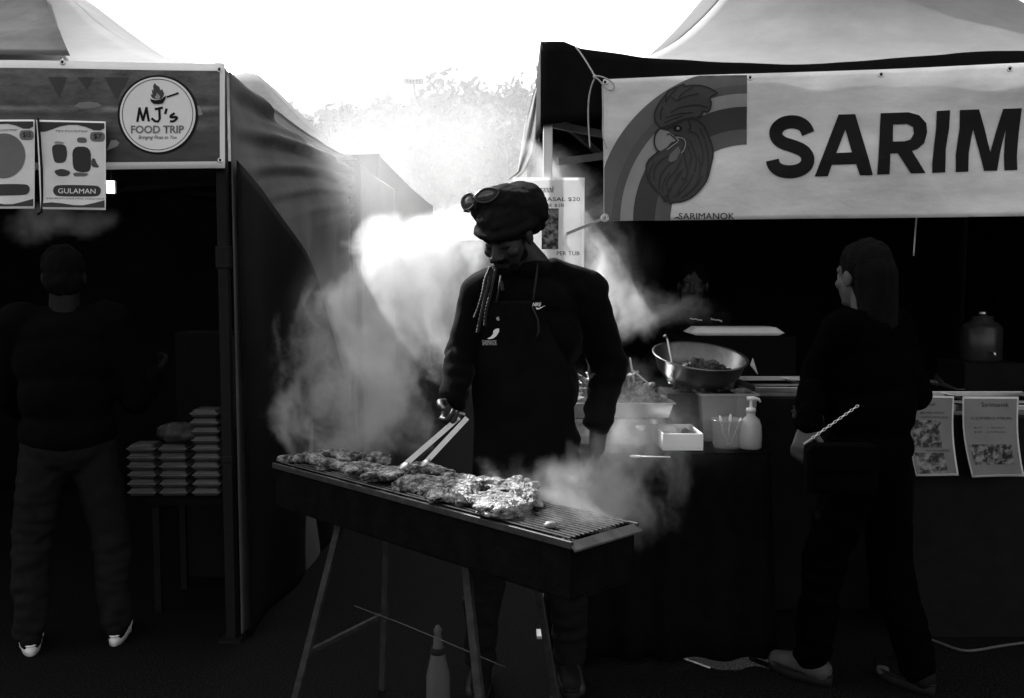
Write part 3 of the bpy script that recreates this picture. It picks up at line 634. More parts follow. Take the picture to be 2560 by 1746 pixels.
def tray(c, sx, sy, h, lab, mat=steel, name='steel_tray'):
    o = thing(name, lab, 'tray', c); c = Vector(c)
    def rg(s, z, t=0): return [c+V(-sx/2*s+t, -sy/2*s+t, z), c+V(sx/2*s-t, -sy/2*s+t, z), c+V(sx/2*s-t, sy/2*s-t, z), c+V(-sx/2*s+t, sy/2*s-t, z)]
    L_ = [rg(.92, 0), rg(1, h), rg(1, h, .003), rg(.92, .003, .003)]; vs = [q for r in L_ for q in r]; fs = [(3, 2, 1, 0), (12, 13, 14, 15)]
    for i in range(3):
        for k in range(4): fs.append((i*4+k, i*4+(k+1) % 4, i*4+4+(k+1) % 4, i*4+4+k))
    MB().add(vs, fs).build('pan', mat, o)
    P = rg(1.0, h); rm = MB()
    for k in range(4): rm.bar(P[k], P[(k+1) % 4], .022, .006)
    rm.build('rim', mat, o, bevel=.002)
    return o
pT = at(1545, 1003, 3.86); tc_ = V(pT.x, 3.99, zTr-.06)
tray(tc_, .46, .26, .06, 'steel tray heaped with grilled meat beside the cook')
meat_mat = M('grilled_meat', .17, .36, var=.85, scale=30, bump=1.0, bscale=110, spec=.6, lo=.004, sharp=(.45, .62))
char_mat = M('charred_meat', .09, .4, var=.85, scale=30, bump=1.0, bscale=120, spec=.5, lo=.004, sharp=(.42, .62))
tag(crumple(tc_+V(-.02, 0, .06), (.19, .11, .125), 21, .8, 5, 16).build('meat_pile', meat_mat, None, True), 'heap of glistening grilled meat in the steel tray', 'meat')
for i, (a, c) in enumerate((((1560, 905), (1570, 950)), ((1575, 895), (1587, 945)), ((1545, 915), (1556, 955)), ((1580, 925), (1625, 945)), ((1535, 920), (1565, 965)))):
    tag(MB().tube([at(a[0], a[1], 3.97), at(c[0], c[1], 3.98)+V(0, 0, -.03)], .0042, 6).build('skewer', M('skewer_wood', .55, .6), None), ('bamboo skewer standing upright in the heaped tray', 'bamboo skewer sticking out of the meat heap beside the cook', 'short bamboo skewer close to the cook in the meat heap', 'bamboo skewer lying flat over the meat heap', 'bamboo skewer leaning against the cook side of the tray')[i], 'skewer')
# large bowl on a dark crate
pB = at(1742, 905, 4.12); zBr = pB.z; rB = .203
zBb = zBr-.125
crate = thing('crate', 'dark crate carrying the large steel bowl', 'crate', (pB.x, 4.12, ZQ))
MB().box((pB.x, 4.12, (ZQ+zBb)/2), (.30, .26, zBb-ZQ)).build('crate_body', M('crate_dark', .008, .8, spec=.1), crate, bevel=.006)
for s_ in (-1, 1): MB().box((pB.x+s_*.152, 4.12, zBb-.04), (.006, .1, .03)).build('handle_grip', M('crate_grip', .06), crate)
tiltM = Matrix.Rotation(R(13), 3, 'X') @ Matrix.Rotation(R(4), 3, 'Y')
bo = thing('mixing_bowl', 'large steel mixing bowl of chopped food with a ladle', 'bowl', (pB.x, 4.12, zBb))
prof = [(.0005, 0), (.09, .0), (.14, .02), (.18, .062), (.196, .118), (.208, .124), (.21, .130), (.203, .132), (.194, .126), (.176, .066), (.137, .026), (.09, .006), (.0005, .005)]
MB().lathe(prof, (pB.x, 4.12, zBb+.03), 48, tiltM).build('bowl_shell', M('bowl_steel', .16, .34, metal=.8, var=.2, scale=15), bo, True)
tag(crumple(V(pB.x+.02, 4.10, zBb+.06), (.135, .13, .075), 31, .7, 5, 16).build('food_heap', char_mat, None, True), 'heap of dark chopped food inside the steel bowl', 'food')
ld = thing('ladle', 'steel ladle standing in the large bowl', 'ladle', at(1680, 955, 4.05))
MB().tube([at(1683, 945, 4.05), at(1676, 890, 4.09), at(1668, 850, 4.12), at(1664, 838, 4.12), at(1660, 842, 4.11)], .0055, 8).build('handle', steel, ld, True)
MB().lathe([(.001, -.02), (.025, -.012), (.035, .008), (.03, .008), (.02, -.008), (.001, -.015)], at(1686, 952, 4.05), 18).build('cup', steel, ld, True)
# foam box with lid folded open
pf = at(1705, 1132, 3.72)
fb = thing('foam_box', 'open white foam box with a dark portion inside on the serving table', 'food box', (pf.x, 3.80, ZQ))
hx = (at(1757, 1100, 3.70).x-at(1655, 1100, 3.70).x); hh = .068
def openbox(c, sx, sy, h, t, mat, parent, nm):
    mb = MB(); c = Vector(c)
    mb.box(c+V(0, 0, t/2), (sx, sy, t)); mb.box(c+V(0, -sy/2+t/2, h/2+t/2), (sx, t, h-t)); mb.box(c+V(0, sy/2-t/2, h/2+t/2), (sx, t, h-t))
    mb.box(c+V(-sx/2+t/2, 0, h/2+t/2), (t, sy-2*t, h-t)); mb.box(c+V(sx/2-t/2, 0, h/2+t/2), (t, sy-2*t, h-t)); return mb.build(nm, mat, parent, bevel=.003)
openbox((pf.x, 3.83, ZQ), hx, .26, hh, .008, foam, fb, 'base')
MB().box((pf.x-.035, 3.83, ZQ+hh*.75), (hx*.55, .22, .01)).build('wrapped_portion', M('wrap', .5, .3, var=.15, trans=.2), fb, bevel=.004)
MB().lathe([(.001, .03), (.03, .026), (.048, .01), (.05, 0)], (pf.x-.04, 3.85, ZQ+hh*.8), 20).build('lid_dome', M('wrap', .5), fb, True)
tag(crumple(V(pf.x+.045, 3.85, ZQ+.04), (.022, .09, .022), 5, .5, 3).build('food_portion', char_mat, None, True), 'dark strip of food along one side of the open foam box', 'food')
# spoon on the table
def spoon(p, q, lab, mat, r=.0045, name='plastic_spoon', flatz=.4):
    p, q = Vector(p), Vector(q); d = q-p; o = thing(name, lab, 'spoon', p); L_ = d.length; t = d.normalized()
    n = 12; pts = [p+t*(L_*.30*k/n) for k in range(n+1)]; rs = [max(.0015, r*3.0*math.sqrt(max(0, 1-(2*k/n-1)**2))) for k in range(n+1)]
    MB().tube(pts, rs, 10, flat=flatz).build('spoon_bowl', mat, o, True)
    MB().tube([p+t*L_*.28, p+t*L_*.6, q], [r, r*.8, r*1.1], 8, flat=.6).build('handle', mat, o, True)
wp_ = M('white_plastic', .7, .4, var=.03)
spoon(onz(1573, 1141, ZQ+.006), onz(1676, 1143, ZQ+.006), 'white plastic spoon lying on the black cloth of the serving table', wp_)
# second tub, cup with spoons, pump bottle
p = at(1815, 1130, 3.95); t2 = tub((p.x, 4.0, ZQ), .235, .2, .20, gl, 'clear plastic tub behind the pump bottle')
p = at(1822, 1138, 3.76)
cu = thing('clear_cup', 'clear plastic cup holding white spoons beside the pump bottle', 'cup', (p.x, 3.78, ZQ))
MB().lathe([(.001, .002), (.055, .0), (.06, .01), (.068, .11), (.071, .112), (.071, .116), (.066, .114), (.057, .012), (.001, .006)], (p.x, 3.78, ZQ), 28).build('cup_wall', gl, cu, True)
for i, (dx, dy, a) in enumerate(((-.03, .0, -.25), (.01, .01, .1), (.04, -.01, .5))):
    spoon(V(p.x+dx+.02*a, 3.78+dy, ZQ+.138-.03*abs(a)), V(p.x+dx*.2, 3.78+dy, ZQ+.012), ('white spoon leaning left in the clear cup', 'upright white spoon in the clear cup', 'white spoon leaning toward the pump bottle in the clear cup')[i], wp_, .0045)
p = at(1880, 1138, 3.72)
pbt = thing('pump_bottle', 'squat clear pump bottle with a white dispenser head', 'bottle', (p.x, 3.75, ZQ))
MB().lathe([(.001, 0), (.038, 0), (.044, .006), (.046, .05), (.043, .095), (.034, .12), (.018, .134), (.017, .15)], (p.x, 3.75, ZQ), 28).build('bottle_body', glass('gel', .2, .8, .45), pbt, True)
MB().lathe([(.001, .165), (.017, .165), (.019, .16), (.019, .148), (.001, .147)], (p.x, 3.75, ZQ), 20).build('collar', wp_, pbt, True)
MB().tube([(p.x, 3.75, ZQ+.16), (p.x, 3.75, ZQ+.2)], .006, 10).build('pump_stem', wp_, pbt)
MB().tube([(p.x-.016, 3.75, ZQ+.202), (p.x+.012, 3.75, ZQ+.204), (p.x+.03, 3.75, ZQ+.2), (p.x+.038, 3.75, ZQ+.188)], [.009, .008, .006, .005], 10).build('pump_head', wp_, pbt, True)
# small steel shaker and glass lying around the tub
for i, (px, py, d) in enumerate(((1600, 1125, 3.80), (1633, 1120, 3.84))):
    p = at(px, py, d); o = thing('spice_jar', ('small clear spice jar beside the foam box', 'taller clear spice jar behind the foam box')[i], 'jar', (p.x, d, ZQ))
    MB().lathe([(.001, 0), (.022, 0), (.024, .01), (.024, .06+.02*i), (.018, .07+.02*i)], (p.x, d, ZQ), 18).build('jar_wall', gl, o, True)
    MB().lathe([(.02, .068+.02*i), (.021, .085+.02*i), (.001, .086+.02*i)], (p.x, d, ZQ), 18).build('lid', steel, o, True)
# tall dark cabinet holding the white foam tray at the back of the stall
zF = at(1850, 842, 4.7).z; pc = at(1850, 842, 4.7)
cbn = thing('cabinet', 'dark cabinet inside the rooster stall carrying a foam tray', 'cabinet', (pc.x, 4.98, 0))
MB().box((pc.x, 4.98, zF/2-.001), (.60, .46, zF-.002)).build('cabinet_body', M('cabinet_dark', .005, .8, spec=.05), cbn, bevel=.006)
MB().box((pc.x, 4.742, zF*.55), (.5, .012, zF*.5)).build('cabinet_door', M('cabinet_door', .006, .8, spec=.05), cbn, bevel=.004)
ft = thing('foam_tray', 'white foam tray lid on the dark cabinet inside the rooster stall', 'food tray', (pc.x, 4.85, zF))
q = [at(1727, 842, 4.72), at(1968, 840, 4.72)]
wF = q[1].x-q[0].x
c = V(pc.x, 4.85, zF+.001)
def fr(s, sy, z): return [c+V(-wF/2*s, -.1*sy, z), c+V(wF/2*s, -.1*sy, z), c+V(wF/2*s, .1*sy, z), c+V(-wF/2*s, .1*sy, z)]
MB().hexa(fr(.86, .9, 0), fr(.98, 1, .012)).build('tray_base', foam, ft, bevel=.003)
MB().hexa(fr(1, 1.05, .012), fr(.84, .7, .042)).build('tray_lid', foam, ft, bevel=.006)
# dark board with white handwriting
bd = thing('name_board', 'dark board with white handwriting behind the foam tray', 'board', at(1765, 815, 5.0))
PBD = Plane(at(1700, 780, 5.15), at(1830, 780, 5.15), at(1700, 850, 5.15))
quad(PBD, [(1700, 782), (1826, 782), (1826, 838), (1700, 838)], (2, 2)).build('board_panel', M('board_dark', .006, .8, spec=.05), bd, solid=.01)
z6 = conv(1640, 560, 460/2144)
for pts in ([(395,1110),(400,1098),(420,1108),(440,1112),(460,1105),(480,1118),(535,1122)], [(635,1110),(650,1098),(640,1115),(670,1112),(690,1122),(720,1118),(745,1128),(765,1130),(755,1142)]):
    PBD.ribbon('handwriting', z6(pts), 3.0, M('chalk', .55, .8), bd, .007, smooth=1)
# food warmers with steel rims
def warmer(lab, x0, x1, y0, y1, z, nd, nm='food_warmer'):
    o = thing(nm, lab, 'food warmer', ((x0+x1)/2, (y0+y1)/2, 0))
    MB().box(((x0+x1)/2, (y0+y1)/2, (z-.06)/2), (x1-x0-.03, y1-y0-.03, z-.06)).build('cabinet_body', M('warmer_dark', .006, .8, var=.3, spec=.08), o, bevel=.006)
    fr_ = MB()
    for a, c in (((x0, y0), (x1, y0)), ((x1, y0), (x1, y1)), ((x1, y1), (x0, y1)), ((x0, y1), (x0, y0))): fr_.bar((a[0], a[1], z-.012), (c[0], c[1], z-.012), .018, .024)
    fr_.build('rim', steel, o, bevel=.003)
    for k in range(1, nd):
        x = x0+(x1-x0)*k/nd; MB().bar((x, y0+.01, z-.016), (x, y1-.01, z-.016), .012, .01).build('divider', steel, o)
    MB().bar((x0+.01, (y0+y1)/2, z-.018), (x1-.01, (y0+y1)/2, z-.018), .014, .01).build('cross_bar', steel, o)
    for k in range(nd):
        x = x0+(x1-x0)*(k+.5)/nd; MB().box((x, (y0+y1)/2, z-.052), ((x1-x0)/nd-.03, y1-y0-.04, .014)).build('sauce', M('sauce', .01, .3, var=.4), o)
    return o
pa = at(1948, 968, 4.25); warmer('steel rimmed food warmer between the bowl and the customer', at(1893, 950, 4.25).x, at(2200, 950, 4.25).x, 4.25, 4.75, pa.z, 2)
p = at(1890, 905, 4.3)
mbp = MB().add([at(1882, 895, 4.3), at(1895, 935, 4.24), at(1876, 912, 4.24), at(1881, 897, 4.305), at(1894, 937, 4.246), at(1875, 914, 4.246)], [(0, 1, 2), (5, 4, 3), (0, 3, 4, 1), (1, 4, 5, 2), (2, 5, 3, 0)])
tag(mbp.build('paper_scrap', paper, None), 'folded scrap of white paper on the corner of the food warmer', 'paper')
zB2 = at(2400, 1013, 3.9).z
wbx0, wbx1 = at(2285, 1013, 3.9).x, at(2720, 1013, 3.9).x
warmer('long steel rimmed food warmer with two paper menus taped on its front', wbx0, wbx1, 3.9, 4.4, zB2, 2)
bl_ = thing('ladle', 'dark ladle resting across the rim of the long food warmer', 'ladle', at(2345, 950, 4.1))
MB().tube([at(2340, 940, 4.15), at(2355, 960, 4.05), at(2395, 975, 3.9), at(2412, 974, 3.88)], [.011, .01, .004, .003], 8).build('handle', M('ladle_dark', .06, .3, metal=.6), bl_, True)
MB().lathe([(.001, -.02), (.028, -.012), (.036, .008), (.03, .008), (.02, -.008), (.001, -.015)], at(2338, 955, 4.2), 18).build('cup', M('ladle_dark', .06), bl_, True)
# tall drinks dispenser on the long warmer
pd = at(2470, 905, 4.55)
dd = thing('drink_dispenser', 'dim drinks dispenser standing behind the long food warmer', 'dispenser', (pd.x, 4.62, 0))
MB().box((pd.x, 4.62, pd.z/2), (.3, .3, pd.z)).build('stand', M('warmer_dark', .03), dd, bevel=.006)
MB().lathe([(.001, 0), (.09, 0), (.095, .01), (.095, .16), (.08, .18), (.05, .2), (.05, .22), (.001, .225)], (pd.x, 4.62, pd.z), 26).build('tank', M('tank', .02, .3, var=.2), dd, True)
MB().tube([(pd.x, 4.52, pd.z+.05), (pd.x, 4.49, pd.z+.05), (pd.x, 4.485, pd.z+.03)], .008, 8).build('tap', steel, dd, True)
MB().lathe([(.001, .245), (.02, .243), (.022, .225), (.001, .224)], (pd.x, 4.62, pd.z), 18).build('knob', steel, dd, True)
# --- paper menus, curled outward at the foot
z9 = conv(2250, 900, 250/1321)
def menu(dx, lab, which):
    pl = Plane(at(2270, 985, 3.865), at(2400, 985, 3.865), at(2270, 1180, 3.865))
    o = thing('paper_menu', lab, 'menu', pl.hit(2330+dx, 1185))
    cv = lambda u, v: .004+.05*max(0, v-.35)**1.5*(1+.4*math.cos(u*3))+.012*math.sin(math.pi*v)
    def sh(px, py):                       # curled sheet: bends toward the customer
        v = (py-990)/200.0; u = (px-2280-dx)/120.0; return pl.hit(px, py, 0), cv(u, v)
    def patch(nm, q, mat, h, n=(10, 20), par=o):
        (a, c, e, d_) = q
        def fn(u, v):
            x = (a[0]*(1-u)+c[0]*u)*(1-v)+(d_[0]*(1-u)+e[0]*u)*v; y = (a[1]*(1-u)+c[1]*u)*(1-v)+(d_[1]*(1-u)+e[1]*u)*v
            x += bow(y)*(1 if which else 1); p_, k = sh(x, y); return p_+pl.n*(k+h)
        return MB().sheet(fn, *n).build(nm, mat, par, True)
    def bow(y): return -16*math.sin(math.pi*min(1, max(0, (y-990)/200)))*(.55)
    def txt(s_, box):
        t = pl.text('lettering', s_, box, tone(.03), o, 0); me = t.data
        for v in me.vertices:
            k = (v.co-V(0, 0, CZ)); py = PH/2-FPX*(k.dot(V(0, ST, CT)))/(k.dot(V(0, CT, -ST))); v.co = v.co+pl.n*(cv(.5, (py-990)/200)+.004)
        return t
    if which == 0:
        patch('sheet', z9([(120,460),(708,480),(748,1515),(160,1510)]), paper, 0).modifiers.new('t', 'SOLIDIFY').thickness = .001
        patch('printed_ground', z9([(135,490),(690,502),(722,1482),(170,1480)]), tone(.18, .2), .0015)
        patch('food_photo', z9([(180,785),(560,790),(562,1145),(195,1140)]), photo, .003, (6, 8))
        patch('food_photo', z9([(190,1210),(575,1215),(610,1482),(205,1482)]), photo, .003, (6, 8))
        txt('Sarimanok', z9([(200,560)])[0]+z9([(455,600)])[0]); txt('$8 PER STICK', z9([(250,680)])[0]+z9([(568,708)])[0]); txt('WITH RICE $18', z9([(250,738)])[0]+z9([(605,768)])[0]); txt('1 STICK IS 3 PIECES', z9([(230,1170)])[0]+z9([(620,1198)])[0])
    else:
        patch('sheet', z9([(820,480),(1560,485),(1600,1525),(895,1530)]), paper, 0).modifiers.new('t', 'SOLIDIFY').thickness = .001
        patch('printed_ground', z9([(842,510),(1540,512),(1578,1496),(915,1500)]), tone(.18, .2), .0015)
        patch('food_photo', z9([(915,1105),(1480,1100),(1500,1365),(965,1370)]), photo, .003, (8, 8))
        txt('Sarimanok', z9([(1060,555)])[0]+z9([(1420,615)])[0]); txt('COMBO MEAL', z9([(910,745)])[0]+z9([(1470,780)])[0]); txt('$17   1 STICK', z9([(950,878)])[0]+z9([(1360,900)])[0]); txt('$20   2 STICKS', z9([(950,932)])[0]+z9([(1370,955)])[0])
    return o
menu(0, 'curled paper menu with two food photographs on the long food warmer', 0)
menu(105, 'curled paper menu headed combo meal on the long food warmer', 1)
# ================================================================== GRILL
ZG = .86
A = onz(690, 1160, ZG); B = onz(1428, 1356, ZG); A.z = B.z = 0
ul = (B-A).normalized(); uw = V(-ul.y, ul.x, 0); GL = (B-A).length; GW = .255
def gp(a, c, z): return A+ul*a+uw*c+V(0, 0, z)
gr = thing('charcoal_grill', 'long black charcoal grill on trestle legs crowded with meat', 'grill', gp(GL/2, GW/2, 0))
zb0 = ZG-.15
def wallbar(a0, c0, a1, c1, z0, z1_, t, nm, mat):
    p, q = gp(a0, c0, 0), gp(a1, c1, 0); d = (q-p).normalized(); n = V(-d.y, d.x, 0)*t/2
    return MB().hexa([p-n+V(0,0,z0), q-n+V(0,0,z0), q+n+V(0,0,z0), p+n+V(0,0,z0)], [p-n+V(0,0,z1_), q-n+V(0,0,z1_), q+n+V(0,0,z1_), p+n+V(0,0,z1_)]).build(nm, mat, gr, bevel=.002)
wallbar(0, 0, GL, 0, zb0, ZG, .006, 'side_plate', grill_iron); wallbar(0, GW, GL, GW, zb0, ZG, .006, 'side_plate', grill_iron)
wallbar(.004, .004, .004, GW-.004, zb0, ZG, .006, 'end_plate', grill_iron); wallbar(GL-.004, .004, GL-.004, GW-.004, zb0, ZG-.002, .006, 'end_plate', grill_iron)
MB().hexa([gp(0, 0, zb0-.006), gp(GL, 0, zb0-.006), gp(GL, GW, zb0-.006), gp(0, GW, zb0-.006)], [gp(0, 0, zb0), gp(GL, 0, zb0), gp(GL, GW, zb0), gp(0, GW, zb0)]).build('base_plate', grill_iron, gr)
# angle-iron rim and end strip
for (a0, c0, a1, c1) in ((-.01, -.006, GL+.01, -.006), (-.01, GW+.006, GL+.01, GW+.006)):
    wallbar(a0, c0, a1, c1, ZG-.016, ZG+.004, .010, 'rim_rail', M('rail_iron', .03, .5, metal=.4, var=.5, scale=30))
MB().hexa([gp(GL, -.01, ZG-.003), gp(GL+.022, -.01, ZG-.02), gp(GL+.022, GW+.01, ZG-.02), gp(GL, GW+.01, ZG-.003)], [gp(GL, -.01, ZG+.002), gp(GL+.022, -.01, ZG-.015), gp(GL+.022, GW+.01, ZG-.015), gp(GL, GW+.01, ZG+.002)]).build('end_strip', M('end_iron', .06, .5, metal=.3, var=.4, scale=20), gr)
coal = MB(); rnd = random.Random(5)
for k in range(150):
    s_ = rnd.uniform(.015, .03); p = gp(rnd.uniform(.03, GL-.03), rnd.uniform(.03, GW-.03), ZG-.075+rnd.uniform(-.01, .01))
    coal.ico(Matrix.Translation(p) @ Matrix.Rotation(rnd.random()*6, 4, 'Z') @ Matrix.Diagonal((s_, s_*.7, s_*.6, 1)), 1)
MB().hexa([gp(.01, .01, zb0+.002), gp(GL-.01, .01, zb0+.002), gp(GL-.01, GW-.01, zb0+.002), gp(.01, GW-.01, zb0+.002)], [gp(.01, .01, ZG-.08), gp(GL-.01, .01, ZG-.08), gp(GL-.01, GW-.01, ZG-.08), gp(.01, GW-.01, ZG-.08)]).build('ash_bed', M('ash', .03, .9, var=.5), gr)
co = coal.build('coals', M('charcoal', .015, .9, var=.6, scale=40), gr); co['kind'] = 'stuff'
nb = 14
for k in range(nb):
    c = .012+(GW-.024)*k/(nb-1)
    MB().tube([gp(.012, c, ZG+.006), gp(GL-.012, c, ZG+.006)], .0032, 6).build('grate_bar', rod_iron, gr)
for a in (.1, .45, .8, 1.15, GL-.06):
    if a < GL: MB().tube([gp(a, .004, ZG+.0005), gp(a, GW-.004, ZG+.0005)], .003, 6).build('cross_rod', rod_iron, gr)
def leg(top, bot, r, nm='leg', mat=None): return MB().bar(top, bot, r*2, r*2, V(.3, 1, 0)).build(nm, mat or M('leg_iron', .025, .7, metal=.0, spec=.08, var=.5, scale=30), gr, bevel=.002)
def tofloor(p1, p2):
    d = p2-p1; k = (0.001-p1.z)/d.z; return p1+d*k
lt = []
for (t, bt, r) in (((843, 1335, 3.14), (757, 1675, 3.0), .011), ((968, 1330, 3.35), (958, 1675, 3.4), .011), ((1166, 1425, 2.72), (1192, 1675, 2.60), .0115), ((1342, 1455, 2.72), (1378, 1675, 2.86), .010)):
    p1, p2 = at(*t), at(*bt); lt.append((p1, tofloor(p1, p2))); p1 = p1+(p1-lt[-1][1])*((zb0-.005-p1.z)/(p1.z)); lt[-1] = (p1, lt[-1][1]); leg(p1, lt[-1][1], r)
def mid(l, z): k = (z-l[0].z)/(l[1].z-l[0].z); return l[0].lerp(l[1], k)
leg(mid(lt[0], .30), mid(lt[1], .30), .008, 'brace'); leg(mid(lt[2], .20), mid(lt[3], .20), .008, 'brace')
MB().tube([at(885, 1515, 3.1), at(1000, 1558, 3.0), at(1120, 1608, 2.85), at(1262, 1668, 2.7)], .0018, 6).build('stay_wire', M('wire_dark', .02, .6), gr)
# meat on the grate
def meat_mesh(seed, L_, W_, H_, sub=4):
    rnd = random.Random(seed); mb = MB().ico(Matrix.Identity(4), sub); out = []
    for p in mb.v:
        p = Vector(p); d = noise.turbulence(p*1.1+V(seed*3.1, 0, 0), 3, False)*.55+noise.turbulence(p*3.5+V(0, seed, 0), 4, True)*.34
        s_ = .72+.62*d; pinch = 1-.38*math.exp(-((p.x-.25)/.22)**2)
        q = V(p.x*L_*s_, p.y*W_*s_*pinch, p.z*H_*(.8+.5*d)); q.z = max(q.z, -H_*.45); out.append(tuple(q))
    mb.v = out; return mb.mesh('meat', True)
MM = [meat_mesh(i+1, *s_) for i, s_ in enumerate(((.085, .06, .028), (.10, .055, .03), (.075, .065, .032), (.11, .05, .024), (.09, .07, .03), (.07, .045, .035)))]
for me in MM: me.materials.append(meat_mat)
spots = []
# (photo x, photo y of the piece's foot, mesh, turn, scale)
SP = [(735,1150,3,20,.9),(790,1140,0,70,.8),(775,1165,1,-10,.9),(830,1170,2,40,.85),(845,1145,4,10,.9),(900,1150,1,100,.9),(868,1190,3,-30,.9),(925,1185,0,15,1),(960,1160,5,60,1),(985,1195,2,-20,1),(930,1212,4,30,.9),
      (1020,1180,3,80,.9),(1045,1215,0,-35,1),(995,1230,5,10,.95),(1085,1190,1,20,1),(1105,1225,4,75,1),(1060,1250,3,-40,1),(1145,1210,2,45,1),(1160,1240,0,0,1.05),(1120,1262,5,-20,1.1),(1195,1255,3,60,1),(1185,1285,4,-35,1.15),(1240,1230,1,15,1),(1270,1265,3,-25,1.3),(1225,1290,2,-30,1.1),(1310,1225,0,10,1.1),(1345,1240,1,-38,1.25),(1285,1240,4,50,1)]
MB_L = ('end of the grill farthest from the banner pole', 'middle of the grill under the tongs', 'bright end of the heap beside the bare grate')
for i, (px, py, mi, rz, s_) in enumerate(SP):
    p = onz(px, py, ZG+.012); a = (p-A).dot(ul); c = (p-A).dot(uw); a = min(max(a, .06), GL-.1); c = min(max(c, .05), GW-.05)
    o = bpy.data.objects.new('chicken_piece', MM[mi]); COL.link(o)
    o.location = gp(a, c, ZG+.0095+(.028, .03, .032, .024, .03, .035)[mi]*.45*s_*.95+(.012 if i % 4 == 2 else 0)); o.rotation_euler = (random.uniform(-.12, .12), random.uniform(-.12, .12), R(rz-45)); o.scale = (s_, s_, s_)
    k = 0 if px < 950 else 1 if px < 1170 else 2
    tag(o, 'grilled chicken piece on the ' + MB_L[k], 'chicken', 'chicken pieces on the grill')
tag(crumple(gp(GL-.11, .04, ZG+.017), (.018, .018, .010), 8, .3, 3).build('onion_slice', M('onion', .12, .5), None, True), 'pale round morsel at the bare corner of the grate', 'food')
# tongs
tg = thing('tongs', 'steel tongs held by the cook over the meat', 'tongs', at(1015, 1158, 3.02))
hp = at(1133, 1040, 3.14)
for (s0, e0) in (((1118, 1070, 3.12), (1018, 1157, 3.0)), ((1140, 1075, 3.12), (1070, 1150, 3.04))):
    p, q = at(*s0), at(*e0); MB().bar(p+(p-q).normalized()*.06, q, .017, .004, V(.3, -1, .5)).build('arm', steel, tg, bevel=.001)
    d = (q-p).normalized(); sd = d.cross(V(0, 1, .3)).normalized()
    MB().tube([q-d*.002, q+d*.018, q+d*.034], [.012, .017, .008], 10, flat=.35).build('tip', worn_steel, tg, True)
MB().bar(at(1118, 1070, 3.12)+V(.04, .01, .05), at(1140, 1075, 3.12)+V(.03, .01, .05), .016, .005).build('hinge', steel, tg)
# ================================================================== PEOPLE
class Body:
    def __init__(s): s.mb = MB()
    def cap(s, p, q, r0, r1, sub=3):
        p, q = Vector(p), Vector(q); n = max(2, int((q-p).length/max(min(r0, r1)*.35, .003))+1); n = min(n, 14)
        s.mb.tube([p.lerp(q, k/n) for k in range(n+1)], [r0+(r1-r0)*k/n for k in range(n+1)], 16)
        for c, r in ((p, r0), (q, r1)): s.mb.ico(Matrix.Translation(c) @ Matrix.Scale(r, 4), sub)
        return s
    def ell(s, c, r, X=V(1,0,0), Z=V(0,0,1), sub=3):
        X, Z = Vector(X).normalized(), Vector(Z).normalized(); Y = Z.cross(X).normalized(); X = Y.cross(Z)
        m = Matrix((X, Y, Z)).transposed().to_4x4()
        s.mb.ico(Matrix.Translation(Vector(c)) @ m @ Matrix.Diagonal((r[0], r[1], r[2], 1)), sub); return s
    def build(s, name, mat, parent, voxel=.006, smooth=6, disp=None):
        me = s.mb.mesh('tmp'); o = bpy.data.objects.new('tmp', me); COL.link(o)
        m = o.modifiers.new('r', 'REMESH'); m.mode = 'VOXEL'; m.voxel_size = voxel; m.use_smooth_shade = True
        k = o.modifiers.new('s', 'SMOOTH'); k.iterations = smooth; k.factor = .5
        dg = bpy.context.evaluated_depsgraph_get(); out = bpy.data.meshes.new_from_object(o.evaluated_get(dg)); bpy.data.objects.remove(o)
        if disp:
            nn = [v.normal.copy() for v in out.vertices]
            for v, n in zip(out.vertices, nn): v.co += n*disp(v.co)
        out.polygons.foreach_set('use_smooth', [True]*len(out.polygons)); out.name = name
        return link(name, out, mat, parent)
def head(bd, C, F, U, nb_, k=1.0):
    F = Vector(F).normalized(); U = (Vector(U)-F*Vector(U).dot(F)).normalized(); Rr = F.cross(U)
    L_ = lambda r, f, u: C+(Rr*r+F*f+U*u)*k
    E = lambda c, r: bd.ell(L_(*c), tuple(q*k for q in r), Rr, U)
    Cp = lambda a, c, r0, r1: bd.cap(L_(*a), L_(*c), r0*k, r1*k, 2)
    E((0, -.012, .03), (.076, .098, .088)); E((0, .03, -.03), (.062, .068, .085)); E((0, .04, -.085), (.046, .05, .035)); E((0, .08, -.098), (.022, .016, .016))
    Cp((0, .088, .012), (0, .114, -.03), .008, .013)
    for s_ in (-1, 1):
        E((s_*.014, .102, -.034), (.011, .012, .009)); E((s_*.038, .062, -.028), (.026, .026, .022)); E((s_*.032, .077, .002), (.015, .012, .009)); E((s_*.077, -.004, -.012), (.011, .022, .033))
        Cp((0, .088, .022), (s_*.046, .07, .026), .010, .009)
    Cp((-.022, .088, -.062), (.022, .088, -.062), .007, .007); Cp((-.018, .087, -.073), (.018, .087, -.073), .008, .008)
    bd.cap(L_(0, -.02, -.05), nb_, .056*k, .06*k)
    return L_, F, U, Rr
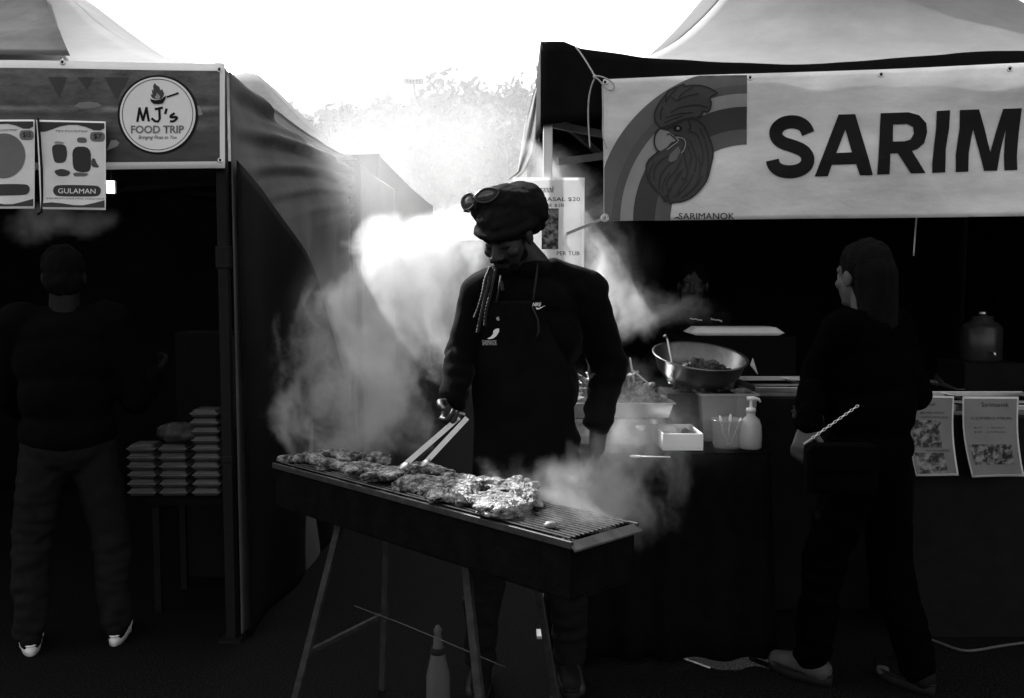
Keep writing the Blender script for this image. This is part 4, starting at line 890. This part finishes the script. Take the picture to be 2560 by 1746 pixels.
def hand(bd, W, D, Np, thumb=1, curl=(50, 60, 40), k=1.0, spread=.0):
    D = Vector(D).normalized(); Np = (Vector(Np)-D*Vector(Np).dot(D)).normalized(); S_ = D.cross(Np)*thumb
    for a in (-.022, 0, .022): bd.cap(W+(D*.012+S_*a*.7)*k, W+(D*.085+S_*a)*k, .014*k, .013*k, 2)
    for i, (off, ln) in enumerate(((.030, .074), (.010, .082), (-.010, .076), (-.029, .060))):
        p = W+(D*.09+S_*off)*k; ang = 0
        for j, fr_ in enumerate((.45, .32, .23)):
            ang += R(curl[j]*(1+.08*i)); d = D*math.cos(ang)+Np*math.sin(ang)+S_*spread*(1.5-i); q = p+d*ln*fr_*k
            bd.cap(p, q, (.0088-.0009*j)*k, (.0082-.0011*j)*k, 2); p = q
    p = W+(D*.022+S_*.028)*k
    for j, (dv, ln) in enumerate(((D*.6+S_*.75+Np*.25, .042), (D*.8+S_*.25+Np*.55, .034), (D*.7-S_*.25+Np*.65, .027))):
        q = p+dv.normalized()*ln*k; bd.cap(p, q, (.013-.0015*j)*k, (.0115-.0015*j)*k, 2); p = q
def torso_prims(b, hip, nk, shl, shr, inf, belly=0.0, k=1.0):
    up = (nk-hip).normalized(); X = (shr-shl).normalized(); L_ = (nk-hip).length; wS = (shr-shl).length/2
    b.ell(hip+up*0.02, (.155*k+inf, .115*k+inf, .13*k), X, up); b.ell(hip+up*L_*.33, (.150*k+inf, .115*k+belly+inf, .17), X, up)
    b.ell(hip+up*L_*.62, (.165*k+inf, .118*k+inf, .18), X, up); b.ell(hip+up*L_*.80, (.168*k+inf, .10*k+inf, .11), X, up)
    b.cap(shl.lerp(nk, .15), shl, .062*k+inf*.5, .062*k+inf*.6); b.cap(shr.lerp(nk, .15), shr, .062*k+inf*.5, .062*k+inf*.6)
    b.cap(nk-up*.045, shl+V(0, 0, .01), .05+inf*.4, .05+inf*.5); b.cap(nk-up*.045, shr+V(0, 0, .01), .05+inf*.4, .05+inf*.5)
def folds(segs, amp_s=.006, amp=.007, f=26):
    def fn(p):
        d = amp*noise.noise(p*6)+amp*.5*noise.noise(p*17)
        for a, c, r in segs:
            ab = c-a; t = max(0, min(1, (p-a).dot(ab)/ab.length_squared)); dist = (p-(a+ab*t)).length
            if dist < r*1.8: d += amp_s*(math.sin((t*ab.length)*f*6.28/2.6+7*noise.noise(p*7))*.6+1.0*noise.noise(V(p.x*12, p.y*12, p.z*34)))*max(0, 1-dist/(r*1.8))*1.6*min(1, t*3+.2)
        return d
    return fn
SHIRT = M('black_sweatshirt', .003, .85, var=.25, scale=20, bump=.2, bscale=350, spec=.02, sheen=.05)
DENIM = M('dark_denim', .003, .9, var=.25, scale=40, bump=.2, bscale=400, spec=.15)
def shoe(root, ank, fwd, upper, sole, k=1.0):
    fwd = Vector((fwd[0], fwd[1], 0)).normalized(); sd = V(-fwd.y, fwd.x, 0); base = V(ank.x, ank.y, 0)
    o = Body(); o.cap(base+fwd*-.035+V(0, 0, .055), base+fwd*.02+V(0, 0, .075), .042, .045); o.cap(base+fwd*.02+V(0, 0, .06), base+fwd*.145+V(0, 0, .045), .045, .036); o.cap(base+V(0, 0, .06), ank+V(0, 0, .02), .046, .05)
    sh = o.build('shoe', upper, root, .006, 4)
    mb = MB(); n = 28; lo, hi = [], []
    for i in range(n):
        q = 2*math.pi*i/n; x, y = math.cos(q), math.sin(q); l = .132*x+.052; wd = .045*y*(1.0 if x > 0 else .86)
        lo.append(base+fwd*l+sd*wd*.96+V(0, 0, .002)); hi.append(base+fwd*l+sd*wd+V(0, 0, .032+.006*abs(x)))
    vs = lo+hi; fs = [tuple(range(n))[::-1], tuple(range(n, 2*n))]+[(i, (i+1) % n, n+(i+1) % n, n+i) for i in range(n)]
    mb.add(vs, fs).build('sole', sole, sh, True)
    mb2 = MB(); pts = [base+fwd*(.132*math.cos(6.2832*i/n)+.052)+sd*.0455*math.sin(6.2832*i/n)*(1.0 if math.cos(6.2832*i/n) > 0 else .86)+V(0, 0, .040+.004*abs(math.cos(6.2832*i/n))) for i in range(n+1)]
    mb2.tube(pts, .0042, 6).build('sole_stripe', sole, sh, True)
    return sh
# ---------- the cook
ck = thing('person', 'cook in black sweatshirt, apron and slouchy cap bending over the grill with tongs', 'person', (.03, 3.42, 0))
nk = at(1332, 668, 3.43); hip = at(1318, 1120, 3.46); shl = at(1206, 736, 3.36); shr = at(1462, 744, 3.44)
ell_ = at(1165, 890, 3.36); wrl = at(1132, 1005, 3.24); elr = at(1512, 905, 3.50); wrr = at(1492, 1120, 3.42)
HC = at(1268, 585, 3.34); HF = V(-.42, -.75, -.55); HU = V(-.16, -.30, 1)
hdl = (at(1118, 1062, 3.17)-wrl).normalized()
kn = [V(-.10, 3.42, .48), V(.20, 3.44, .48)]; an = [V(-.12, 3.46, .08), V(.22, 3.48, .08)]; hj = [hip+V(-.09, 0, -.06), hip+V(.09, 0, -.06)]
b = Body(); L_, F_, U_, R_ = head(b, HC, HF, HU, nk, 1.06)
torso_prims(b, hip, nk, shl, shr, 0, .02, 1.08)
b.cap(shl, ell_, .05, .042); b.cap(ell_, wrl, .042, .03); b.cap(shr, elr, .05, .044); b.cap(elr, wrr, .042, .031)
hand(b, wrl, hdl, V(.55, -.5, .2), 1, (62, 70, 45), 1.06); hand(b, wrr, V(-.05, -.1, -1), V(-.9, .1, 0), 1, (22, 28, 20), 1.06)
for i in (0, 1): b.cap(hj[i], kn[i], .085, .058); b.cap(kn[i], an[i], .055, .04); b.cap(an[i], an[i]+V((-.02, .02)[i], -.14, -.045), .035, .03)
b.build('body', skin, ck, .0042, 5)
s = Body(); torso_prims(s, hip+V(0, 0, .02), nk, shl, shr, .026, .03, 1.10)
s.cap(shl, ell_+V(-.005, 0, 0), .082, .066); s.cap(ell_+V(-.01, 0, .012), wrl-hdl*.01, .066, .047); s.cap(shr, elr+V(.012, 0, 0), .085, .074); s.cap(elr+V(.012, 0, -.01), wrr+V(.004, 0, .10), .070, .052)
s.cap(elr+V(.035, .01, .0), elr+V(.03, 0, -.03), .05, .05)
s.cap(at(1385, 678, 3.44), at(1470, 728, 3.44), .055, .078); s.cap(at(1270, 690, 3.40), at(1205, 728, 3.37), .05, .075); s.ell(at(1322, 672, 3.42), (.092, .085, .045), V(1, .1, .1), V(-.1, -.2, 1))
s.build('sweatshirt', SHIRT, ck, .0075, 4, folds([(ell_+V(0, 0, .03), wrl, .06), (elr+V(0, 0, .05), wrr, .06)], .008, .010, 30))
s = Body(); s.ell(hip, (.185, .145, .15))
for i in (0, 1): s.cap(hj[i], kn[i], .105, .08); s.cap(kn[i], an[i]+V(0, 0, .03), .078, .062)
s.build('trousers', DENIM, ck, .01, 4, folds([(kn[0], an[0], .07), (kn[1], an[1], .07)], .008, .008, 20))
for i in (0, 1): shoe(ck, an[i], (0, -1), M('shoe_dark', .006, spec=.05), M('sole_dark', .012, spec=.05))
# apron: curved sheet over chest and thighs
def torso_front(x, z):
    c = hip.lerp(nk, max(0, min(1, (z-hip.z)/(nk.z-hip.z)))); rx = .235; ry = .178
    if z < hip.z: c = hip
    t = max(-1, min(1, (x-c.x)/rx)); return c.y-ry*math.sqrt(max(.02, 1-t*t))-.010
AE = [(700, 1262, 1352), (756, 1228, 1352), (800, 1205, 1362), (860, 1195, 1392), (910, 1188, 1420), (975, 1180, 1432), (1040, 1186, 1436), (1120, 1184, 1440), (1300, 1176, 1444)]
def apr(u, v):
    y = 752+v*530
    for (ya, la, ra), (yb, lb, rb_) in zip(AE, AE[1:]):
        if ya <= y <= yb: f_ = (y-ya)/(yb-ya); xl, xr = la+(lb-la)*f_, ra+(rb_-ra)*f_; break
    px = xl+(xr-xl)*u; p = at(px, y, 3.28); dy = torso_front(p.x, p.z); p = at(px, y, dy)
    p.y -= .02*math.exp(-u*9)*max(0, math.sin((v-.15)*4.2))+.006*math.sin(u*16+v*5)*v+.004*noise.noise(V(u*6, v*8, 2)); return p
MB().sheet(apr, 44, 60).build('apron', M('black_apron', .003, .7, var=.3, scale=12, bump=.1, bscale=200, spec=.04), ck, True, .003)
PAP = Plane(at(1190, 790, 3.225), at(1260, 800, 3.205), at(1190, 870, 3.20))
apn = [c for c in ck.children if c.name.startswith('apron')][0]
PAP.poly('crescent_logo', z5([(510,1345),(530,1330),(556,1328),(555,1355),(535,1388),(510,1408),(480,1416),(455,1412),(485,1398),(505,1375)]), tone(.55, 0), apn, .004, cuts=1)
PAP.poly('crescent_logo', z5([(530,1240),(552,1230),(560,1262),(540,1262)]), tone(.3, 0), apn, .004, cuts=1)
PAP.text('lettering', 'SARIMANOK', (1206, 851, 1243, 864), tone(.28, 0), apn, .004, bold=0, shear=-.2)
MB().tube([at(1344, 655, 3.36), at(1341, 690, 3.30), at(1333, 750, 3.255)], .004, 6).build('neck_strap', M('strap_grey', .015, .7, spec=.15), apn, True)
MB().tube([at(1252, 690, 3.29), at(1248, 720, 3.27), at(1240, 757, 3.25)], .004, 6).build('neck_strap', M('strap_grey', .06), apn, True)
MB().tube([at(1330, 765, 3.24), at(1345, 800, 3.235), at(1347, 830, 3.235), at(1340, 845, 3.235)], .0035, 6).build('tie_string', M('strap_grey', .06), apn, True)
swm = [c for c in ck.children if c.name.startswith('sweatshirt')][0]
PSW = Plane(at(1335, 758, 3.225), at(1365, 758, 3.232), at(1335, 775, 3.22))
PSW.text('lettering', 'NIKE', (1331, 757, 1353, 766), tone(.6, 0), swm, 0, bold=.02, shear=.3)
PSW.poly('swoosh', [(1340, 769), (1347, 770.5), (1364, 764), (1348, 773.5), (1341, 774)], tone(.6, 0), swm, 0, cuts=1)
# slouchy cap with rolled band and short visor
CAP = M('cap_knit', .007, .9, var=.3, scale=30, bump=.3, bscale=260, spec=.03)
s = Body()
s.ell(L_(0, -.012, .05), (.096, .112, .085), R_, U_); s.ell(at(1262, 520, 3.36), (.118, .12, .088), V(1, 0, -.1), V(-.05, 0, 1)); s.ell(at(1302, 525, 3.40), (.098, .11, .10), V(1, 0, -.7), V(.6, 0, 1))
s.cap(at(1322, 515, 3.41), at(1340, 556, 3.43), .060, .034); s.cap(at(1338, 556, 3.43), at(1352, 562, 3.43), .030, .022)
for k in range(24):
    q0, q1 = 6.2832*k/24, 6.2832*(k+1)/24
    P = lambda q: L_(.090*math.cos(q), -.008+.106*math.sin(q), .030+.012*math.sin(q))
    s.cap(P(q0), P(q1), .016, .016, 1)
cap = s.build('cap', CAP, ck, .006, 5, lambda p: .009*noise.noise(p*13)+.006*noise.noise(V(p.x*10+p.z*22, p.y*12, p.z*30-p.x*16))+.003*noise.noise(p*45))
for s_ in (-1, 1):
    MB().tube([L_(s_*.014, .094, .020), L_(s_*.034, .088, .027), L_(s_*.054, .070, .022)], [.004, .005, .003], 8).build('eyebrow', M('beard', .004, .9, spec=.05, bump=.6, bscale=300), ck, True)
    MB().tube([L_(s_*.018, .091, -.002), L_(s_*.032, .0905, -.006), L_(s_*.046, .084, -.003)], [.0015, .0022, .0015], 6).build('eyelashes', M('beard', .004), ck, True)
# beard, braids, earring, sunglasses
s = Body(); s.ell(L_(0, .055, -.088), (.05, .046, .036), R_, U_); s.cap(L_(-.055, .02, -.06), L_(0, .085, -.10), .016, .016); s.cap(L_(.055, .02, -.06), L_(0, .085, -.10), .016, .016); s.cap(L_(-.03, .092, -.05), L_(.03, .092, -.05), .009, .009)
s.build('beard', M('beard', .004, .9, spec=.05, bump=.6, bscale=300), ck, .005, 2, lambda p: .006*noise.noise(p*60))
for i, (pts, r) in enumerate((([(1232, 672, 3.30), (1222, 705, 3.27), (1214, 735, 3.235), (1208, 765, 3.215), (1200, 800, 3.20), (1194, 832, 3.19)], .0065), ([(1240, 672, 3.29), (1232, 705, 3.265), (1224, 745, 3.235), (1214, 780, 3.21), (1212, 815, 3.195)], .0055), ([(1226, 668, 3.30), (1212, 700, 3.27), (1208, 730, 3.24), (1198, 765, 3.225), (1186, 795, 3.215)], .0055), ([(1253, 705, 3.27), (1256, 716, 3.262), (1257, 726, 3.258)], .006))):
    P = [at(*p_) for p_ in pts]
    for _ in range(2):
        Q = [P[0]]
        for a, c in zip(P, P[1:]): Q += [a*.75+c*.25, a*.25+c*.75]
        P = Q+[P[-1]]
    mb = MB(); n = 40
    for st in range(3):
        hx_ = []
        for k in range(n+1):
            f_ = k/n*(len(P)-1); j = min(len(P)-2, int(f_)); c = P[j].lerp(P[j+1], f_-j); q = k*.95+st*2.094
            hx_.append(c+V(math.cos(q)*r*.62, math.sin(q)*r*.62, 0))
        mb.tube(hx_, [r*.62*(1-.35*k/n) for k in range(n+1)], 6)
    mb.build('braid', M('braid', .008, .6, var=.4, scale=60, spec=.2), ck, True)
MB().tube([at(1324+4.5*math.cos(k*.42), 590+8*math.sin(k*.42), 3.33) for k in range(16)], .0018, 6).build('earring', steel, ck, True)
sg = MB(); 
def lens(cx, cy_, rx, ry, d0, d1, rot, nm):
    P = []
    for k in range(25):
        q = 6.2832*k/24; x, y = rx*math.cos(q)*(1+.12*math.cos(2*q)), ry*math.sin(q); c, s_ = math.cos(rot), math.sin(rot); P.append(at(cx+x*c-y*s_, cy_+x*s_+y*c, d0+(d1-d0)*(x/rx+1)/2))
    fr_ = MB().tube(P, .0042, 6).build('frame', M('frame_black', .012, .3, spec=.5), cap, True)
    n = len(P)-1; c = sum(P[:-1], V(0, 0, 0))/n+V(0, -.004, .002)
    MB().add(P[:-1]+[c], [(i, (i+1) % n, n) for i in range(n)]).build(nm, M('lens_dark', .05, .12, spec=.6), fr_, True, .0015)
lens(1170, 505, 14, 21, 3.27, 3.245, R(18), 'lens'); lens(1216, 489, 27, 17, 3.235, 3.26, R(-18), 'lens')
MB().tube([at(1183, 497, 3.243), at(1188, 492, 3.238), at(1192, 495, 3.238)], .004, 6).build('bridge', M('frame_black', .012), cap, True)
MB().tube([at(1240, 480, 3.262), at(1258, 486, 3.275), at(1290, 492, 3.30)], [.006, .006, .004], 6).build('temple', M('frame_black', .012), cap, True)
MB().tube([at(1159, 528, 3.27), at(1172, 530, 3.28), at(1182, 520, 3.30)], .004, 6).build('temple', M('frame_black', .012), cap, True)
# ---------- customers and vendor
def bystander(lab, x, y, yaw, H, fwd_head, shirt, trous, upper, sole, arms, voxel=.009, hair=None, stance=.2, skinm=skin, k=1.0, step=(0, 0)):
    f = V(math.sin(yaw), math.cos(yaw), 0); r = V(f.y, -f.x, 0)           # facing and right hand side
    root = thing('person', lab, 'person', (x, y, 0)); o = V(x, y, 0)
    hip_ = o+V(0, 0, H*.53); nk_ = o+f*.02+V(0, 0, H*.845); sh = [nk_-r*.17*k+V(0, 0, -.055), nk_+r*.17*k+V(0, 0, -.055)]
    b = Body(); hc = nk_+f*.03+V(0, 0, H*.085); Lh, Fh, Uh, Rh = head(b, hc, fwd_head, V(0, 0, 1)+f*.1, nk_, 1.0)
    torso_prims(b, hip_, nk_, sh[0], sh[1], 0, 0, k)
    kn_ = [o-r*stance*.5+f*(.03+step[0]*.5)+V(0, 0, H*.28), o+r*stance*.5+f*(.03+step[1]*.5)+V(0, 0, H*.28)]
    an_ = [o-r*stance*.55+f*(-.02+step[0])+V(0, 0, .085), o+r*stance*.55+f*(-.02+step[1])+V(0, 0, .085)]
    for i in (0, 1):
        hj_ = hip_+r*(-.085, .085)[i]+V(0, 0, -.05); b.cap(hj_, kn_[i], .08, .056); b.cap(kn_[i], an_[i], .054, .038); b.cap(an_[i], an_[i]+f*.13+V(0, 0, -.05), .034, .028)
        e, w_ = arms[i][:2]; b.cap(sh[i], e, .047, .04); b.cap(e, w_, .04, .028); hand(b, w_, arms[i][2] if len(arms[i]) > 2 else (w_-e), (-r if i else r)*.8+f*.2+V(0, 0, .2), -1 if i else 1, (25, 35, 25))
    b.build('body', skinm, root, min(voxel, .006), 5)
    s = Body(); torso_prims(s, hip_, nk_, sh[0], sh[1], .03, .01, k)
    for i in (0, 1): e, w_ = arms[i][:2]; s.cap(sh[i], e, .078, .066); s.cap(e, w_-(w_-e).normalized()*.01, .064, .046)
    s.build('jacket', shirt, root, voxel, 4, folds([(arms[i][0], arms[i][1], .06) for i in (0, 1)], .008, .010, 24))
    s = Body(); s.ell(hip_+V(0, 0, -.02), (.178*k, .138, .14), r, V(0, 0, 1))
    for i in (0, 1): hj_ = hip_+r*(-.085, .085)[i]+V(0, 0, -.05); s.cap(hj_, kn_[i], .10, .08); s.cap(kn_[i], an_[i]+V(0, 0, .02), .078, .068)
    s.build('trousers', trous, root, voxel, 4, folds([(hip_, kn_[0], .09), (kn_[0], an_[0], .08), (kn_[1], an_[1], .08)], .009, .009, 16))
    for i in (0, 1): shoe(root, an_[i], f+r*(-.12, .12)[i], upper[i] if isinstance(upper, tuple) else upper, sole)
    if hair is not None: hair(root, Lh, Fh, Uh, Rh)
    return root, nk_, hip_, f, r, sh
HAIRM = M('hair', .003, .8, spec=.06, bump=.5, bscale=200)
def short_hair(root, L_, F, U, Rr):
    s = Body(); s.ell(L_(0, -.022, .04), (.084, .102, .09), Rr, U); s.ell(L_(0, -.055, -.02), (.076, .06, .075), Rr, U); s.build('hair', HAIRM, root, .008, 3, lambda p: .008*noise.noise(p*30))
def long_hair(root, L_, F, U, Rr):
    s = Body(); s.ell(L_(0, -.022, .042), (.088, .105, .092), Rr, U); s.cap(L_(0, -.06, .0), L_(0, -.075, -.22), .085, .06); s.build('hair', HAIRM, root, .008, 3, lambda p: .009*noise.noise(V(p.x*40, p.y*40, p.z*6)))
p = at(232, 1610, 4.02); xq = p.x
bystander('customer seen from behind in dark jacket and white soled sneakers at the left stall', xq, 3.86, R(-20), 1.66, (-.35, 1, -.1), M('dark_jacket', .0015, .9, spec=.04), M('grey_trousers', .009, .9, var=.2, scale=30, bump=.2, bscale=300, spec=.04), M('sneaker_dark', .006, spec=.05), M('sole_white', .62, .6, var=.05),
          [(V(xq-.27, 3.90, 1.05), V(xq-.22, 4.10, .90)), (V(xq+.25, 3.94, 1.03), at(392, 935, 4.12))], hair=short_hair, stance=.30, k=1.05, skinm=M('skin_shade', .008, .7, spec=.1))
p = at(2160, 1640, 3.45); xq = p.x
rr_ = bystander('dark silhouetted customer with a chain strap bag standing at the food warmers', xq, 3.45, R(-38), 1.66, (-.42, .9, -.05), M('dark_coat', .001, .95, spec=.01), M('black_trousers', .001, .95, spec=.01), (M('canvas_shoe', .035, .8, var=.4), M('shoe_dark', .006)), M('sole_dark', .02),
          [(at(2046, 950, 3.46), at(2018, 1062, 3.34), V(-.3, -.15, -1)), (V(xq+.18, 3.5, 1.10), V(xq-.06, 3.72, 1.02))], hair=long_hair, stance=.22, k=1.0, step=(.16, -.12), skinm=M('skin_light', .06, .6, var=.15, spec=.2))
p = at(1765, 700, 4.95); xv = p.x
bystander('vendor standing in the dark inside the rooster stall', xv-.02, 5.30, R(168), 1.62, (-.25, -1, -.12), M('vendor_top', .004, .9, spec=.03), M('black_trousers', .008), M('shoe_dark', .02), M('sole_dark', .05),
          [(V(xv-.25, 5.15, 1.06), V(xv-.12, 5.02, .98)), (V(xv+.24, 5.15, 1.06), V(xv+.12, 5.02, .98))], voxel=.012, hair=long_hair, skinm=M('skin_pale', .03, .5, var=.1))
# bag with chain strap
bgg = thing('handbag', 'black handbag with a silvery chain strap carried by the silhouetted customer', 'bag', at(2090, 1240, 3.16))
cbp = at(2100, 1170, 3.18)
MB().box(cbp, (.24, .08, .17)).build('bag_body', M('bag_black', .001, .9, spec=.02), bgg, bevel=.02)
MB().box(cbp+V(0, -.045, .04), (.23, .012, .09)).build('flap', M('bag_black', .008), bgg, bevel=.006)
p0, p1 = at(2030, 1096, 3.20), at(2146, 1014, 3.19); n = 17
for k in range(n):
    c = p0.lerp(p1, (k+.5)/n); d = (p1-p0).normalized(); sd = V(0, 1, 0) if k % 2 else d.cross(V(0, 1, 0)); e = (p1-p0).length/n*.62
    MB().tube([c+d*e*math.cos(t*.785)+sd*.004*math.sin(t*.785) for t in range(9)], .0014, 5).build('chain_link', steel, bgg, True)
MB().bar(p0-(p1-p0).normalized()*.035, p0, .014, .006).build('buckle', steel, bgg, bevel=.001)
# ================================================================== SMALL THINGS ON THE GROUND
pb_ = onz(1095, 1760, 0)
bt = thing('sauce_bottle', 'white bottle with a dark band and crinkled top standing under the grill', 'bottle', (pb_.x, 2.95, 0))
xb = at(1095, 1660, 2.95).x; zt_ = lambda py: at(1095, py, 2.95).z
MB().lathe([(.001, .001), (.036, .001), (.038, .01), (.038, zt_(1690)), (.024, zt_(1640)), (.023, zt_(1634))], (xb, 2.95, 0), 24).build('bottle_body', M('bottle_white', .05, .6, var=.08), bt, True)
MB().lathe([(.022, zt_(1634)), (.023, zt_(1630)), (.022, zt_(1620)), (.017, zt_(1619))], (xb, 2.95, 0), 24).build('band', ink, bt, True)
MB().lathe([(.016, zt_(1620)), (.014, zt_(1595)), (.010, zt_(1585)), (.014, zt_(1575)), (.004, zt_(1562))], (xb, 2.95, 0), 16).build('cap', M('bottle_white', .32), bt, True)
spoon(onz(1680, 1636, .008), onz(1775, 1670, .006), 'dropped white plastic spoon lying on the asphalt', M('dirty_plastic', .4, .5), .005)
cord('power_cable', [onz(2260, 1578, .008), onz(2330, 1600, .008), onz(2400, 1628, .008), onz(2440, 1627, .008), onz(2500, 1615, .008), onz(2620, 1600, .008)], 0, .006, M('cable_grey', .06, .6), 'grey power cable snaking over the asphalt in front of the food warmers', 'cable')
cord('power_cable', [onz(2400, 1480, .008), onz(2425, 1510, .008), onz(2455, 1535, .008), onz(2500, 1560, .008), onz(2640, 1600, .008)], 0, .006, M('cable_grey', .16), 'short curved power cable closer to the food warmer foot', 'cable')
lab_ = ('torn scrap of white paper near the customer feet', 'tiny paper crumb beside the power cable', 'bright paper crumb under the food warmer', 'small paper crumb at the foot of the serving table')
for i, (px, py) in enumerate(((2240, 1472), (2300, 1480), (2140, 1468), (1975, 1484))):
    c = onz(px, py, .006); tag(crumple(c, (.008, .006, .005), i, .6, 2).build('paper_scrap', paper, None, True), lab_[i], 'paper')
# ================================================================== SMOKE
def smoke(name, lab, lo, hi, vox, puffs, dens, warp=(2.2, .16), fine=(5.5, .55), aniso=.35, erode=.55, color=.97, thr=.12):
    me = bpy.data.meshes.new(name); o = bpy.data.objects.new(name, me); COL.link(o); tag(o, lab, 'smoke', None, 'stuff')
    ng = bpy.data.node_groups.new(name, 'GeometryNodeTree'); ng.interface.new_socket('Geometry', in_out='OUTPUT', socket_type='NodeSocketGeometry')
    N, L = ng.nodes, ng.links; out = N.new('NodeGroupOutput'); vc = N.new('GeometryNodeVolumeCube')
    vc.inputs['Min'].default_value = lo; vc.inputs['Max'].default_value = hi
    for ax, a, c in (('X', lo[0], hi[0]), ('Y', lo[1], hi[1]), ('Z', lo[2], hi[2])): vc.inputs['Resolution '+ax].default_value = max(8, int((c-a)/vox))
    pos = N.new('GeometryNodeInputPosition')
    def vm(op, a, c): 
        n = N.new('ShaderNodeVectorMath'); n.operation = op; L.new(a, n.inputs[0]); n.inputs[1].default_value = c if not hasattr(c, 'type') else (0, 0, 0)
        if hasattr(c, 'type'): L.new(c, n.inputs[1])
        return n.outputs[0]
    def ma(op, a, c, clamp=False):
        n = N.new('ShaderNodeMath'); n.operation = op; n.use_clamp = clamp
        for i, q in enumerate((a, c)):
            if hasattr(q, 'type'): L.new(q, n.inputs[i])
            else: n.inputs[i].default_value = q
        return n.outputs[0]
    n1 = N.new('ShaderNodeTexNoise'); n1.inputs['Scale'].default_value = warp[0]; n1.inputs['Detail'].default_value = 4; n1.inputs['Roughness'].default_value = .55
    L.new(pos.outputs[0], n1.inputs['Vector'])
    wv = vm('SUBTRACT', n1.outputs['Color'], (.5, .5, .5)); wv = vm('MULTIPLY', wv, (warp[1]*2,)*3); wp2 = vm('ADD', pos.outputs[0], wv)
    n2 = N.new('ShaderNodeTexNoise'); n2.inputs['Scale'].default_value = fine[0]; n2.inputs['Detail'].default_value = 8; n2.inputs['Roughness'].default_value = fine[1]; n2.inputs['Distortion'].default_value = 1.0
    L.new(vm('MULTIPLY', wp2, (1, 1, .62)), n2.inputs['Vector'])
    tot = None
    for c, r, a in puffs:
        q = vm('SUBTRACT', wp2, tuple(c)); q = vm('MULTIPLY', q, (1/r[0], 1/r[1], 1/r[2]))
        n = N.new('ShaderNodeVectorMath'); n.operation = 'LENGTH'; L.new(q, n.inputs[0])
        m = N.new('ShaderNodeMapRange'); m.interpolation_type = 'SMOOTHSTEP'; m.inputs[1].default_value = 1.0; m.inputs[2].default_value = .15; m.inputs[3].default_value = 0; m.inputs[4].default_value = a
        L.new(n.outputs['Value'], m.inputs[0]); tot = m.outputs[0] if tot is None else ma('ADD', tot, m.outputs[0])
    nz = ma('MULTIPLY', ma('SUBTRACT', n2.outputs[0], .5), erode)
    msk = N.new('ShaderNodeMapRange'); msk.interpolation_type = 'SMOOTHSTEP'; msk.inputs[1].default_value = .0; msk.inputs[2].default_value = .3; L.new(tot, msk.inputs[0])
    fld = ma('MULTIPLY', ma('ADD', tot, nz), msk.outputs[0])
    d = ma('MULTIPLY', ma('MAXIMUM', ma('SUBTRACT', fld, thr), 0.0), dens)
    L.new(d, vc.inputs['Density'])
    mt = bpy.data.materials.new(name+'_volume'); mt.use_nodes = True; T = mt.node_tree; T.nodes.clear()
    pv = T.nodes.new('ShaderNodeVolumePrincipled'); mo = T.nodes.new('ShaderNodeOutputMaterial'); pv.inputs['Color'].default_value = (color,)*3+(1,); pv.inputs['Density'].default_value = 1; pv.inputs['Anisotropy'].default_value = aniso
    T.links.new(pv.outputs[0], mo.inputs['Volume'])
    sm = N.new('GeometryNodeSetMaterial'); sm.inputs['Material'].default_value = mt
    L.new(vc.outputs[0], sm.inputs[0]); L.new(sm.outputs[0], out.inputs[0])
    md = o.modifiers.new('density', 'NODES'); md.node_group = ng; me.materials.append(mt)
    return o
def pf_(px, py, d, rx, ry, rz, a): return (at(px, py, d), (rx, ry, rz), a)
smoke('grill_smoke', 'thick billowing smoke rising from the grill beside the cook', (-1.25, 2.35, .60), (1.25, 4.7, 2.2), .010,
      [pf_(945, 630, 3.95, .30, .26, .28, .36), pf_(1050, 690, 3.95, .32, .28, .36, .40), pf_(1040, 560, 4.1, .34, .3, .28, .28), pf_(1105, 800, 3.9, .24, .28, .28, .55), pf_(1150, 620, 4.0, .28, .28, .28, .4),
       pf_(830, 790, 3.75, .30, .28, .32, .20), pf_(890, 910, 3.7, .40, .30, .38, .22), pf_(970, 960, 3.65, .38, .28, .32, .22), pf_(830, 1080, 3.6, .50, .28, .30, .25), pf_(760, 960, 3.7, .30, .25, .34, .18), pf_(1010, 880, 3.7, .26, .28, .28, .22),
       pf_(1400, 500, 4.25, .30, .28, .34, .30), pf_(1470, 640, 4.3, .40, .32, .38, .32), pf_(1600, 760, 4.3, .44, .33, .28, .32), pf_(1720, 840, 4.2, .40, .3, .24, .13),
       pf_(1500, 1185, 2.85, .30, .2, .24, .36), pf_(1440, 1270, 2.62, .26, .18, .16, .36), pf_(1650, 1150, 3.0, .50, .24, .26, .22), pf_(1290, 1180, 2.95, .19, .1, .15, .34), pf_(1560, 1050, 3.5, .46, .14, .34, .30)],
      9.0, (1.5, .30), (4.4, .70), .35, 4.5, .80, .20)
smoke('smoke_veil', 'thin veil of smoke around the cook and between the tents', (-1.6, 2.4, .7), (1.6, 7.2, 3.2), .05,
      [(at(1100, 440, 5.4), (1.0, 1.6, .8), .30), (at(880, 420, 5.0), (.6, 1.2, .45), .26), (at(1000, 760, 4.4), (.9, .8, .8), .35), (at(1480, 640, 4.4), (.7, .5, .6), .3), (at(1560, 1060, 3.5), (.7, .7, .35), .3)],
      .58, (1.0, .35), (1.8, .64), .35, 1.6, .88, .06)
smoke('smoke_bank', 'pale bank of smoke hanging in front of the trees', (-16, 19, .2), (9, 29, 13), .5,
      [(V(-3, 24, 4.5), (12, 5, 7.5), 1.0)], .050, (.12, 1.5), (.2, .5), .35, .3, .97, .02)
smoke('stall_smoke', 'small cloud of smoke under the drink posters in the left stall', (-2.9, 4.0, 1.5), (-1.5, 4.9, 2.2), .02,
      [pf_(90, 560, 4.35, .28, .22, .18, .4), pf_(200, 560, 4.4, .24, .2, .13, .25)], 7.0, (2.6, .15), (5, .66), .35, 4, .9, .2)
